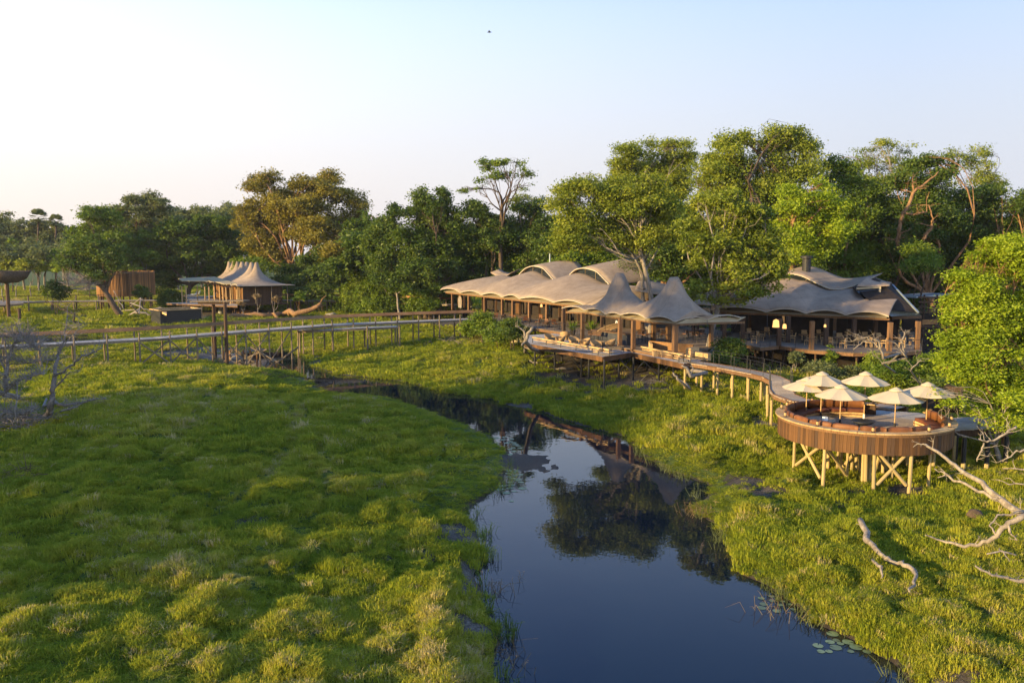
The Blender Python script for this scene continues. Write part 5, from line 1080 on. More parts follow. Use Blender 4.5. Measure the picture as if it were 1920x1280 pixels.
arc_solid(MB(), DR-.22, DR-.14, OP1, 2*math.pi+OP0, zb_+.1, ZR-.1, 90).build('wall_lining', 'wood_dark', rd)
NS = 62
for i in range(NS):
    a0 = OP1+(2*math.pi-(OP1-OP0))*i/NS; a1 = OP1+(2*math.pi-(OP1-OP0))*(i+1)/NS-.004
    arc_solid(MB(), DR-.44, DR+.06, a0, a1, ZR-.06+rnd.uniform(-.004, .004), ZR, 2).build('rim_board', 'wood_warm', rd)
arc_solid(MB(), DR-.12, DR-.03, OP1, 2*math.pi+OP0, ZR-.2, ZR-.065, 90).build('rim_fascia', 'wood_brown', rd)
cpoly = [v2(pol(DR-.18, 2*math.pi*i/60, 0)) for i in range(60)]
MB().prism(cpoly, ZD-.3, ZD-.055).build('frame', 'wood_dark', rd)
deck_boards(cpoly, ZD, .15, R(-12), 'deck_tan', rd)
ext = [v2(pol(DR-.25, OP0-.05, 0)), v2(pol(DR+1.9, OP0-.12, 0)), v2(pol(DR+2.2, R(40), 0)), v2(pol(DR+1.3, R(75), 0)), v2(pol(DR+.3, R(95), 0)), v2(pol(DR-.25, OP1+.1, 0))]
MB().prism(ext, ZD-.3, ZD-.06).build('frame', 'wood_dark', rd); deck_boards(ext, ZD-.004, .15, R(-12), 'deck_grey', rd)
# sofa: plinth, seat cushions, back cushions
def sofa(a0, a1, n, label, parts=True):
    t = thing('curved_sofa', pol(DR-.8, (a0+a1)/2, ZD), label, 'sofa', None)
    arc_solid(MB(), DR-1.32, DR-.45, a0, a1, ZD, ZD+.26, 24).build('plinth', 'wood_warm', t)
    arc_solid(MB(), DR-1.36, DR-1.33, a0, a1, ZD+.12, ZD+.17, 24).build('plinth_slat', 'wood_brown', t)
    for i in range(n):
        b0, b1 = a0+(a1-a0)*i/n+.008, a0+(a1-a0)*(i+1)/n-.008
        arc_solid(MB(), DR-1.36, DR-.62, b0, b1, ZD+.27, ZD+.44, 6, .06).build('seat_cushion', 'cushion_dark', t, True)
        arc_solid(MB(), DR-.66, DR-.42, b0, b1, ZD+.42, ZD+.86, 6, .09).build('back_cushion', 'leather', t, True)
sofa(R(66), R(206), 8, 'long curved brown cushioned sofa around the back and left of the round deck')
sofa(R(207), R(300), 5, 'curved sofa along the front wall of the round deck, mostly hidden by the rim')
sofa(R(318), R(372), 3, 'short curved orange brown sofa at the right side of the round deck')
# poles under the deck
def foot(px, py, z=None):
    g = W(px, py, z=.9); zz = hz(g.x, g.y); g = W(px, py, z=zz); return g
pil = [(1488,881),(1513,855),(1537,911),(1569,889),(1577,886),(1588,900),(1605,885),(1617,900),(1623,905),(1640,925),(1638,895),(1655,898),(1663,890),(1726,928),(1740,908),(1700,880),(1750,870),(1787,880),(1804,870),(1552,892),(1596,893),(1612,892),(1630,900),(1648,893),(1680,888),(1672,900)]
FT = []
for i, (px, py) in enumerate(pil):
    g = foot(px, py); tip = 0
    dx, dy = g.x-DC.x, g.y-DC.y; r_ = math.hypot(dx, dy)
    if r_ > DR-.2 and i < 16: g = Vector((DC.x+dx/r_*(DR-.25), DC.y+dy/r_*(DR-.25), hz(g.x, g.y)))
    FT.append(g); rod('post', (g.x, g.y, g.z-.4), (g.x+rnd.uniform(-.05, .05), g.y, ZD-.25), rnd.uniform(.075, .105), 'wood_pole', rd, 9)
for a, b in ((2, 0), (0, 2), (5, 2), (9, 13), (13, 9), (10, 11), (12, 9), (4, 7)):
    p, q = FT[a], FT[b]; e = (q-p)*.08; rod('brace', p+Vector((0, 0, .35))+e, Vector((q.x, q.y, ZD-.35))-e, .085, 'wood_pole', rd, 8)
# parasols
def parasol(apx, apy, bpx, bpy, wpx, label, base=None, tilt=0):
    b = W(bpx, bpy, z=ZD); top = Wp(apx, apy, b, b+Vector((1, 0, 0))); hT = top.z; Rk = wpx/2*b.y/FPX; t = thing('parasol', (b.x, b.y, ZD), label, 'parasol', 'cream parasols on the round deck')
    rod('pole', b, Vector((b.x, b.y, hT-.02)), .032, 'wood_warm', t, 8)
    nr = 8; ph = rnd.uniform(0, .7); c = Vector((b.x, b.y, hT)); drop = .52
    V_ = []; m_ = 6; ring = nr*4
    for i in range(1, m_+1):
        f = i/m_
        for j in range(ring):
            a = ph+2*math.pi*j/ring; k = abs(((j % 4)/4)-0)*1.0; s = (j % 4)/4; sag = math.sin(math.pi*s)
            rr2 = Rk*f*(1-.085*sag*f); V_.append((c.x+rr2*math.cos(a), c.y+rr2*math.sin(a), hT-drop*(f**1.08)-.0*sag-.05*sag*f))
    V_.insert(0, (c.x, c.y, hT)); Fc = [(0, 1+j, 1+(j+1) % ring) for j in range(ring)]+[(1+(i-1)*ring+j, 1+i*ring+j, 1+i*ring+(j+1) % ring, 1+(i-1)*ring+(j+1) % ring) for i in range(1, m_) for j in range(ring)]
    mb = MB(); mb.add(V_, Fc); mb.build('canopy', 'parasol', t, False, .012)
    vb = MB(); vb.lathe([(.02, .11), (.06, .1), (.3, -.02), (.36, -.075)], c, 16); vb.build('vent_cap', 'parasol', t)
    for j in range(nr):
        a = ph+2*math.pi*j/nr; rod('rib', (c.x, c.y, hT-.06), (c.x+Rk*.97*math.cos(a), c.y+Rk*.97*math.sin(a), hT-drop*.97-.03), .012, 'wood_brown', t, 4)
        rod('stretcher', (c.x, c.y, hT-.75), (c.x+Rk*.5*math.cos(a), c.y+Rk*.5*math.sin(a), hT-drop*.5-.04), .01, 'wood_brown', t, 4)
    if base: MB().box((b.x, b.y, ZD+.05), (.62, .62, .1), .3).build('base_plate', 'white_paint', t); MB().lathe([(.06, .1), (.06, .42), (.04, .42)], (b.x, b.y, ZD), 10).build('base_tube', 'white_paint', t)
    else: MB().lathe([(.24, 0), (.24, .05), (.06, .09), (.05, .3)], (b.x, b.y, ZD), 14).build('base_plate', 'metal_black', t)
parasol(1514, 710, 1511, 783, 92, 'cream parasol at the far left of the round deck')
parasol(1545, 699.5, 1538.5, 783, 94, 'cream parasol at the back left, partly behind the leftmost')
parasol(1623, 699.5, 1619.5, 790, 89, 'cream parasol on a white square base at the back centre', True)
parasol(1579.5, 724, 1574.5, 795, 101, 'cream parasol at the front left nearest the rim')
parasol(1682, 729.5, 1677, 803, 106, 'cream parasol at the front right of the round deck')
parasol(1739, 719.5, 1736, 801, 102, 'cream parasol over the short sofa, rightmost')
# lanterns on the rim
LN = [(1503,749,'behind the leftmost parasol pole'),(1466,766,'at the far left of the rim'),(1473,761,'small, beside the far left one'),(1494,781,'on the left front rim'),(1553,794,'at the front below the front left parasol'),(1632,802,'at the front centre of the rim'),(1711,802,'at the front right of the rim'),(1765,799,'right front near the short sofa'),(1787,789,'at the rightmost end of the rim'),(1643,750,'behind the end of the long sofa'),(1562,748.5,'behind the long sofa, centre left'),(1747,773,'behind the short sofa')]
for px, py, lab in LN:
    q = W(px, py, z=ZR); a = math.atan2(q.y-DC.y, q.x-DC.x); q = pol(DR-.18, a, ZR+.005); t = thing('lantern', q, 'small metal lantern '+lab, 'lantern', 'lanterns on the round rim')
    MB().lathe([(.0, 0), (.085, 0), (.09, .03), (.06, .05)], q, 10).build('base', 'metal_black', t); MB().lathe([(.055, .05), (.075, .1), (.07, .18), (.05, .22)], q, 10).build('glass', 'wood_warm', t, True)
    MB().lathe([(.055, .22), (.07, .235), (.03, .28), (.02, .31), (0, .32)], q, 10).build('cap', 'metal_black', t)
    hb = MB().tube([q+Vector((.085*math.cos(s), 0, .2+.16*math.sin(s))) for s in np.linspace(0, math.pi, 8)], .006, 4); hb.build('handle', 'metal_black', t)
# small things on the deck floor
q = W(1540,785,z=ZD+.35); t = thing('round_table', (q.x, q.y, ZD), 'low round wooden table around the back left parasol', 'table'); MB().lathe([(0, .36), (.75, .36), (.75, .32), (0, .31)], (q.x, q.y, ZD), 24).build('tabletop', 'deck_tan', t); MB().lathe([(.3, .31), (.22, .1), (.35, 0)], (q.x, q.y, ZD), 14).build('pedestal', 'wood_brown', t)
q2 = W(1547,788,z=ZD+.37); boxb = MB().box((q2.x, q2.y, ZD+.47), (.2, .2, .2), .3).build('white_box', 'cloth_white'); tag(boxb, 'small white box on the low round table', 'box')
q = W(1570,772,z=ZD); t = thing('carved_stool', (q.x, q.y, ZD), 'carved dark wooden stool in front of the long sofa', 'stool'); MB().lathe([(.28, 0), (.2, .08), (.16, .3), (.3, .5), (.3, .55), (0, .56)], (q.x, q.y, ZD), 14).build('body', 'wood_brown', t, True)
q = W(1618,800,z=ZD); t = thing('fire_bowl', (q.x, q.y, ZD), 'black shallow fire bowl in the middle front of the round deck', 'fire bowl'); MB().lathe([(.1, 0), (.12, .1), (.45, .2), (.62, .34), (.58, .34), (.4, .24), (0, .2)], (q.x, q.y, ZD), 20).build('bowl', 'metal_black', t, True); MB().lathe([(.3, 0), (.25, .1), (.1, .12)], (q.x, q.y, ZD), 12).build('foot', 'metal_black', t)
# walkway and dark wall right of the round deck
rw = thing('right_walkway', W(1800,795,z=2.8), 'dark edged landing leading off to the right of the round deck', 'boardwalk')
rp_ = [v2(W(1786,806,z=2.8)), v2(W(1840,803,z=2.8)), v2(W(1900,800,z=2.8)), v2(W(1895,780,z=2.8)), v2(W(1775,783,z=2.8))]
MB().prism(rp_, 2.4, 2.74).build('frame', 'wood_dark', rw); deck_boards(rp_, 2.8, .15, .05, 'deck_grey', rw)
for px, py in ((1790,880),(1806,872),(1850,868),(1885,862)): g = foot(px, py); rod('post', (g.x, g.y, g.z-.3), (g.x, g.y, 1.3), .12, 'wood_pole', rw); rod('post_top', (g.x, g.y, 1.3), (g.x, g.y, 2.6), .115, 'metal_black', rw)
sb_ = thing('serving_hut', W(1795,790,z=2.8), 'low dark board hut with pale roof at the right of the round deck', 'hut')
a, b = W(1762,775,z=2.8), W(1815,778,z=2.8); d = (b-a)/14
for i in range(14): c = a+d*(i+.5); boxpiece('wall_board', (c.x, c.y+.6, 3.55), (d.length-.015, .05, 1.5), 'wood_dark', sb_, (0, 0, math.atan2(d.y, d.x)))
MB().beam(W(1758,757,Y=a.y+1.2), W(1822,761,Y=a.y+1.2), 1.9, .12).build('roof', 'deck_grey', sb_)
MB().box((a.x+.2, a.y+1.5, 3.5), (.1, 1.9, 1.5)).build('side_wall', 'interior', sb_); MB().box((b.x-.1, b.y+1.5, 3.5), (.1, 1.9, 1.5)).build('side_wall', 'interior', sb_)
# ============================================================ FURNITURE, PEOPLE, DEAD WOOD
def make_chair(mat, cm, name='dining_chair'):
    t = thing(name, (0, 0, 0), 'chair', 'chair')
    MB().box((0, 0, .44), (.5, .5, .07)).build('seat', cm, t); MB().box((0, .24, .72), (.5, .06, .42), mat=Matrix.Rotation(-.15, 3, 'X')).build('backrest', cm, t)
    for sx in (-.22, .22):
        for sy in (-.22, .22): rod('leg', (sx, sy, 0), (sx, sy, .42), .028, mat, t, 5)
        MB().box((sx*1.12, 0, .64), (.05, .48, .04)).build('armrest', mat, t)
    return t
def make_basket(name='basket_chair'):
    t = thing(name, (0, 0, 0), 'armchair', 'armchair'); vs = []; n_ = 14
    prof = [(.30, .30), (.46, .42), (.50, .60)]
    mb = MB(); g = []
    for i in range(n_+1):
        a = R(-35)+R(250)*i/n_; hh = .25+.34*math.sin(math.pi*i/n_)
        g.append([(.36*math.cos(a), .36*math.sin(a), .28), (.47*math.cos(a), .47*math.sin(a), .28+hh*.5), (.50*math.cos(a), .52*math.sin(a), .30+hh)])
    mb.grid(g); mb.build('backrest', 'basket', t, True, .05); MB().lathe([(0, .36), (.36, .36), (.40, .3), (.3, .1), (.34, 0)], (0, 0, 0), 14).build('seat', 'basket', t, True)
    return t
def make_stool(name='bar_stool'):
    t = thing(name, (0, 0, 0), 'stool', 'bar stool'); MB().box((0, 0, .74), (.42, .42, .06)).build('seat', 'leather', t); MB().box((0, .2, .95), (.42, .04, .3)).build('backrest', 'wood_dark', t)
    for sx in (-.18, .18):
        for sy in (-.18, .18): rod('leg', (sx*1.15, sy*1.15, 0), (sx, sy, .72), .02, 'metal_black', t, 5)
    MB().tube([(.19, .19, .25), (-.19, .19, .25), (-.19, -.19, .25), (.19, -.19, .25), (.19, .19, .25)], .012, 4).build('foot_ring', 'metal_black', t); return t
def make_table(name='dining_table', d=.5, mat='wood_brown'):
    t = thing(name, (0, 0, 0), 'table', 'table'); MB().lathe([(0, .75), (d, .75), (d, .70), (0, .69)], (0, 0, 0), 20).build('tabletop', mat, t); MB().lathe([(.06, .69), (.05, .1), (.28, .03), (.28, 0)], (0, 0, 0), 12).build('pedestal', 'metal_black', t); return t
protos = {}
def place(kind, mk, px, py, z, rz, label, group):
    p = W(px, py, z=z)
    if kind not in protos: protos[kind] = o = mk()
    else: o = copy_tree(protos[kind])
    o.location = (p.x, p.y, z+.0); o.rotation_euler = (0, 0, rz); o['label'] = label; o['group'] = group; return o
chA = lambda: make_chair('wood_warm', 'basket'); chB = lambda: make_chair('metal_black', 'leather', 'lounge_chair')
DT = [(1405,638),(1436,636),(1477,637),(1506,642),(1536,641),(1572,648),(1592,640),(1620,646),(1648,648),(1682,648),(1702,642)]
WH = ['near the left end of the dining floor','left of the second post','between the two left posts','left of the big middle post','right of the big middle post','behind the guy rod','right of the guy rod','left of the dead branches','behind the dead branches','between the two right posts','by the rightmost post']
for i, (px, py) in enumerate(DT):
    place('dtable', make_table, px, py, ZF, 0, 'round dining table '+WH[i], 'dining tables in the right pavilion')
    for j, (dx, dy, rz) in enumerate(((-11, 3, 1.7), (9, 5, -2.2), (2, -5, .1))):
        if py+dy > 652: dy = 652-py
        if (i, j) in ((1, 1), (3, 0), (6, 0), (9, 2)): continue
        place('dchair', chA, px+dx, py+dy, ZF, rz+.3*math.sin(i*3+j), ['tan dining chair left of the table ', 'tan dining chair right of the table ', 'tan dining chair behind the table '][j]+WH[i], 'dining chairs in the right pavilion')
BC = [(1031,643,.6,'leftmost on the lower terrace'),(1050,645,-1.2,'second from the terrace corner'),(1076,649,.4,'beside the thick terrace post'),(1096,652,-1.2,'in the middle of the terrace'),(1118,656,.5,'in the pair nearest the bench'),(1143,654,-1.4,'rightmost of the terrace row'),(1060,637,3.0,'behind the first pair'),(1132,640,2.6,'beside the tall wicker stand')]
for px, py, rz, lab in BC: place('basket', make_basket, px, py, ZT, rz, 'rounded basket armchair '+lab, 'basket armchairs on the lower terrace')
for i, (px, py) in enumerate(((1040,645),(1087,652),(1130,655))): place('stable', lambda: make_table('side_table', .3, 'wood_warm'), px, py, ZT, 0, ['low side table between the first armchairs', 'low side table between the middle armchairs', 'low side table by the last armchairs'][i], 'side tables on the terrace')
q = W(1130,644,z=ZT); t = thing('wicker_stand', q, 'tall square wicker stand behind the terrace armchairs', 'stand'); MB().box(q+Vector((0, 0, .95)), (.45, .45, .5), .3).build('top', 'basket', t)
for sx in (-.18, .18):
    for sy in (-.18, .18): rod('leg', q+Vector((sx, sy, 0)), q+Vector((sx, sy, .72)), .025, 'wood_warm', t, 5)
# bar counter
a, b = W(1115,638,z=ZF), W(1180,648,z=ZF); bar = thing('bar_counter', a, 'long dark bar counter with pale timber top under the twin cones', 'bar')
MB().beam(a+Vector((0, 0, .5)), b+Vector((0, 0, .5)), .6, 1.0).build('front', 'cloth_dark', bar); MB().beam(a+Vector((0, 0, 1.04)), b+Vector((0, 0, 1.04)), .95, .08).build('countertop', 'wood_brown', bar)
for i, px in enumerate((1108, 1116, 1124)): place('stool', make_stool, px, 641+i, ZF, 2.6, ['first bar stool at the left end of the counter', 'second bar stool at the left end', 'third bar stool, closest to the counter'][i], 'bar stools')
for i, (px, py) in enumerate(((1200,640),(1209,642),(1217,640),(1236,636),(1243,641),(1284,640),(1296,636),(1305,642),(1318,640))): place('stool', make_stool, px, py, ZF, i*.8, 'dark bar stool '+['left of the broad inner pillar','close left of the inner pillar','at the foot of the inner pillar','between the inner pillars','left of the corner post','right of the corner post','second right of the corner post','third right of the corner post','last on the right under the right cone'][i], 'bar stools')
for i, (px, py) in enumerate(((1205,632),(1290,634),(1312,632),(1240,630))): place('htable', lambda: make_table('high_table', .45, 'wood_brown'), px, py, ZF, 0, ['table under the gap between the cones','table right of the corner post','table at the right end under the cones','table between the inner pillars'][i], 'tables under the twin cones')
LG = [(930,601,'at the left end of the long floor'),(950,603,'near the third post'),(968,605,'by the fourth post'),(985,607,'left of the fifth post'),(1008,610,'right of the fifth post'),(1022,613,'in the middle bay'),(1040,614,'left of the sixth post'),(1072,620,'at the right end of the long floor'),(1016,603,'at the back of the middle bay'),(960,597,'at the back left')]
for i, (px, py, lab) in enumerate(LG): place('lounge', chB, px, py, ZF, i*1.1, 'dark leather lounge chair '+lab, 'lounge chairs in the long pavilion')
for i, (px, py) in enumerate(((940,602),(978,606),(1030,613),(1048,617))): place('htable', None, px, py, ZF, 0, 'small table '+['at the left of the long floor','between the fourth and fifth posts','in the middle bay of the long floor','near the right end of the long floor'][i], 'tables in the long pavilion')
# built-in benches on the terrace right side
bn = thing('corner_bench', W(1265,668,z=ZT), 'built in U shaped timber bench on the right of the terrace', 'bench')
def blk(p, q, wd, z0, z1, mat, nm): MB().beam(Vector((p.x, p.y, (z0+z1)/2)), Vector((q.x, q.y, (z0+z1)/2)), wd, z1-z0).build(nm, mat, bn)
A_, B_, C_, D_ = W(1218,659,z=ZT), W(1300,667,z=ZT), W(1222,666,z=ZT), W(1330,672,z=ZT)
blk(A_, B_, .2, ZT, ZT+.95, 'wood_rail', 'bench_back'); blk(A_, A_+(C_-A_)*.8, .2, ZT, ZT+.9, 'wood_warm', 'bench_end'); blk(W(1290,672,z=ZT), W(1306,670,z=ZT), .5, ZT, ZT+.85, 'wood_warm', 'bench_end'); blk(W(1226,664,z=ZT), W(1288,670,z=ZT), .5, ZT+.3, ZT+.4, 'wood_rail', 'bench_seat'); blk(W(1306,672,z=ZT), W(1330,676,z=ZT), .35, ZT, ZT+.55, 'wood_warm', 'bench_end')
for i, px in enumerate((1229, 1243, 1260, 1276)):
    q = W(px, 668+i, z=ZT); o = MB().box((q.x, q.y, ZT+.2), (.42, .42, .4), .2).build('block_stool', 'wood_warm' if i != 2 else 'cloth_dark'); tag(o, ['leftmost square block stool by the corner bench', 'second square block stool by the corner bench', 'dark square block stool by the corner bench', 'rightmost square block stool by the corner bench'][i], 'stool', 'block stools by the corner bench')
# big cane loop chair, round panel, potted plants
q = W(1138,625,z=ZF+.8); t = thing('cane_chair', (q.x, q.y, ZF), 'orange cane lounge chair with a long looping backrest, behind bar', 'chair')
MB().tube([q+Vector((1.1*math.cos(s)+.2, 0, .25*math.sin(s)+.5+.35*math.cos(s))) for s in np.linspace(0, 6.283, 20)], .06, 6).build('loop', 'wood_warm', t, True); MB().grid([[tuple(q+Vector((1.05*x_+.2, .0, .5+.33*x_+.2*s_*math.sqrt(max(0, 1-x_*x_))))) for s_ in (-1, 0, 1)] for x_ in np.linspace(-1, 1, 9)]).build('weave', 'basket', t, False, .03); rod('leg', (q.x, q.y, ZF), (q.x+.2, q.y, q.z+.4), .04, 'metal_black', t)
q = onplane(862, A0+Lnb*3, A1+Lnb*3, ZF); t = thing('wicker_screen', q, 'round arched wicker panel standing inside the left end of the lodge', 'screen'); MB().tube([q+Ldr*(.75*math.cos(s))+Vector((0, 0, 1.0+.95*math.sin(s))) for s in np.linspace(-.6, 3.74, 18)], .08, 6).build('frame', 'wood_brown', t, True); MB().grid([[tuple(q+Ldr*(.7*u*math.sqrt(max(0, 1-(v-.45)**2*2.2)))+Vector((0, 0, .1+1.75*v))) for u in (-1, 0, 1)] for v in np.linspace(0, 1, 8)]).build('weave', 'bark_grey', t, False, .04)
def potplant(px, py, h, label):
    b = W(px, py, z=ZF); t = thing('potted_plant', b, label, 'potted plant'); MB().lathe([(0, .5), (.24, .5), (.28, .45), (.2, 0), (0, 0)], b, 12).build('pot', 'interior', t); rng = np.random.default_rng(int(px)); mb = MB()
    for i in range(46):
        a = rng.uniform(0, 6.28); e = rng.uniform(.2, 1.35); d = Vector((math.cos(a)*math.cos(e), math.sin(a)*math.cos(e), math.sin(e))); L_ = h*rng.uniform(.6, 1); s_ = d.cross(Vector((0, 0, 1))).normalized()*.06; p = b+Vector((0, 0, .45)); m_ = p+d*L_*.55; e_ = p+d*L_-Vector((0, 0, .15*L_))
        mb.add([p-s_*.3, p+s_*.3, m_+s_, m_-s_, e_], [(0, 1, 2, 3), (3, 2, 4)])
    mb.build('leaves', 'leaf_green', t)
potplant(1074, 628, 1.7, 'grey green spiky potted plant behind the left terrace post'); potplant(1111, 629, 1.9, 'tall bright potted plant between two terrace posts')
# person behind the bar
def skin_chain(nodes, edges, mat, name, parent, root=0, sub=1):
    me = bpy.data.meshes.new(name); off = ORG[parent.name]; me.from_pydata([tuple(Vector(n_[0])-off) for n_ in nodes], edges, []); o = link(name, me, parent); me.materials.append(M[mat])
    md = o.modifiers.new('skin', 'SKIN'); md.use_smooth_shade = True
    for i, v in enumerate(me.skin_vertices[0].data): v.radius = nodes[i][1] if isinstance(nodes[i][1], tuple) else (nodes[i][1], nodes[i][1]); v.use_root = (i == root)
    s_ = o.modifiers.new('sub', 'SUBSURF'); s_.levels = s_.render_levels = sub; return o
q = W(1159,627,z=ZF); pe = thing('person', q, 'person in a white shirt standing behind the bar, partly hidden by a post', 'person')
def V_(x, y, z): return q+Vector((x, y, z))
nd = [(V_(0,0,.95),(.15,.11)),(V_(0,0,1.2),(.14,.1)),(V_(0,0,1.42),(.17,.1)),(V_(0,-.02,1.52),.055),(V_(0,-.03,1.62),.085),(V_(0,-.03,1.72),.08),
      (V_(.2,0,1.42),.055),(V_(.26,-.05,1.15),.042),(V_(.2,-.28,1.05),.032),(V_(.19,-.36,1.05),.028),(V_(-.2,0,1.42),.055),(V_(-.26,-.05,1.15),.042),(V_(-.18,-.28,1.06),.032),(V_(-.17,-.36,1.06),.028),
      (V_(.1,0,.88),.09),(V_(.11,-.02,.5),.065),(V_(.11,.02,.09),.045),(V_(.11,-.14,.04),.04),(V_(-.1,0,.88),.09),(V_(-.11,-.02,.5),.065),(V_(-.11,.02,.09),.045),(V_(-.11,-.14,.04),.04)]
ed = [(0,1),(1,2),(2,3),(3,4),(4,5),(2,6),(6,7),(7,8),(8,9),(2,10),(10,11),(11,12),(12,13),(0,14),(14,15),(15,16),(16,17),(0,18),(18,19),(19,20),(20,21)]
skin_chain(nd, ed, 'skin', 'body', pe)
sh_ = [(V_(0,0,.9),(.175,.135)),(V_(0,0,1.2),(.165,.125)),(V_(0,0,1.43),(.19,.12)),(V_(.2,0,1.42),.075),(V_(.26,-.05,1.15),.06),(V_(.22,-.2,1.08),.048),(V_(-.2,0,1.42),.075),(V_(-.26,-.05,1.15),.06),(V_(-.2,-.2,1.09),.048)]
skin_chain(sh_, [(0,1),(1,2),(2,3),(3,4),(4,5),(2,6),(6,7),(7,8)], 'cloth_white', 'shirt', pe)
skin_chain([(V_(0,0,.92),(.165,.12)),(V_(.1,0,.85),.11),(V_(.11,-.02,.5),.085),(V_(.11,.02,.12),.065),(V_(-.1,0,.85),.11),(V_(-.11,-.02,.5),.085),(V_(-.11,.02,.12),.065)], [(0,1),(1,2),(2,3),(0,4),(4,5),(5,6)], 'cloth_dark', 'trousers', pe)
MB().lathe([(0, .13), (.07, .1), (.1, .03), (.095, -.04)], V_(0, -.01, 1.7), 10).build('hair', 'interior', pe, True)
MB().box(V_(0, -.115, 1.62), (.03, .035, .045)).build('nose', 'skin', pe)
# ---------------------------------------------------------------- dead wood
def branchy(name, label, cat, chains, mat, twigs=0, seed=0, tl=.7, group=None, tr=.012):
    """chains: lists of (Vector, radius)"""
    rng = np.random.default_rng(seed); o0 = chains[0][0][0]; t = thing(name, o0, label, cat, group); main = MB(); sm = MB(); kinks = []
    for ch in chains:
        pts = [Vector(c[0]) for c in ch]; ra = [c[1] for c in ch]; P_, R_ = [], []
        for i in range(len(pts)-1):
            for k in range(4):
                f = k/4; p = pts[i].lerp(pts[i+1], f); j = (pts[i+1]-pts[i]).length*.045; P_.append(p+Vector(rng.normal(size=3)*j*(k > 0))); R_.append(lerp(ra[i], ra[i+1], f))
        P_.append(pts[-1]); R_.append(ra[-1]); main.tube(P_, R_, 7); kinks += [(p, r) for p, r in zip(P_[2:], R_[2:])]
    for i in range(twigs):
        p, r = kinks[rng.integers(len(kinks))]; d = Vector(rng.normal(size=3)); d.z = abs(d.z)*.7; d.normalize(); L_ = tl*rng.uniform(.4, 1.2); e = p+d*L_; m_ = (p+e)/2+Vector(rng.normal(size=3)*L_*.12); sm.tube([p, m_, e], [tr*1.6, tr, tr*.4], 4)
        for k in range(2): d2 = (d+Vector(rng.normal(size=3))*.6).normalized(); sm.tube([m_, m_+d2*L_*.4], [tr*.8, tr*.3], 3)
    main.build('limb', mat, t, True)
    if twigs: sm.build('twigs', mat, t)['kind'] = 'stuff'
    return t
def CW(px, py, Y): return W(px, py, Y=Y)
# fallen pale branches reaching in from the right
branchy('dead_branch', 'long pale bare branch sloping down across the grass to the right edge', 'branch', [[(CW(1735,833,31),.045),(CW(1765,852,30.5),.06),(CW(1800,880,30),.075),(CW(1850,915,29),.1),(CW(1905,957,28),.13),(CW(1950,975,28),.16)],
  [(CW(1905,957,28),.09),(CW(1870,935,28.5),.07),(CW(1820,912,29.5),.055),(CW(1780,893,30.2),.045),(CW(1752,878,30.8),.02)],[(CW(1735,833,31),.035),(CW(1720,832,31.2),.02),(CW(1712,838,31.2),.012)],[(CW(1775,888,30.3),.03),(CW(1758,895,30.5),.012)]], 'bark_pale', 14, 1, .5)
branchy('dead_branch', 'curved pale branch arching over the sunlit grass at the right', 'branch', [[(CW(1735,1003,26),.02),(CW(1765,1013,26),.035),(CW(1800,1022,25.5),.05),(CW(1835,1022,25.3),.06),(CW(1870,1005,25),.075),(CW(1890,980,25),.085),(CW(1930,965,25),.1)],[(CW(1890,983,25),.05),(CW(1895,1000,24.8),.03),(CW(1908,1012,24.6),.015)],[(CW(1870,1005,25),.04),(CW(1855,985,25.3),.025),(CW(1870,965,25.5),.03),(CW(1920,960,25.4),.05)]], 'bark_pale', 10, 2, .4)
branchy('dead_branch', 'thin forked branch at the right edge below the curved one', 'branch', [[(CW(1850,1038,23.5),.02),(CW(1875,1032,23.5),.03),(CW(1905,1040,23.4),.025)],[(CW(1880,1033,23.5),.025),(CW(1893,1052,23.3),.012)],[(CW(1828,1060,23),.02),(CW(1860,1078,22.8),.035),(CW(1890,1083,22.8),.045),(CW(1930,1090,22.6),.06)]], 'bark_grey', 10, 3, .35)
branchy('dead_branch', 'pale hooked branch hanging at the right edge under the lime tree', 'branch', [[(CW(1905,800,30),.05),(CW(1890,808,30),.045),(CW(1870,822,30),.04),(CW(1850,828,30),.035),(CW(1835,822,30),.02)],[(CW(1845,830,30),.035),(CW(1838,848,30),.03),(CW(1832,865,30),.015)],[(CW(1925,840,29),.04),(CW(1900,850,29),.03),(CW(1880,865,29),.015)],[(CW(1925,880,28.5),.035),(CW(1880,878,28.8),.02)],[(CW(1925,908,28),.03),(CW(1885,905,28.2),.02)]], 'bark_pale', 18, 4, .6)
def GP(px, py, dz=.12):
    g = W(px, py, z=1.0); return Vector((g.x, g.y, hz(g.x, g.y)+dz))
branchy('fallen_log', 'weathered crooked pale log lying on the right bank', 'log', [[(GP(1612,986,.45),.11),(GP(1625,1008,.38),.13),(GP(1640,1030,.38),.10),(GP(1662,1040,.38),.08),(GP(1690,1058,.38),.08),(GP(1715,1068,.3),.09),(GP(1718,1085,.42),.06),(GP(1705,1110,.38),.03)],[(GP(1636,1050,.38),.05),(GP(1652,1068,.38),.06),(GP(1653,1078,.38),.02)],[(GP(1690,1058,.42),.04),(GP(1694,1052,.4),.02)]], 'bark_pale', 3, 5, .3)
g = GP(1828,972,.1); o = MB().lathe([(0, -.1), (.3, -.05), (.34, .12), (.22, .3), (0, .36)], g, 9).build('termite_stump', 'bark_dark', smooth=True); tag(o, 'short dark rounded stump on the sunlit right bank', 'stump')
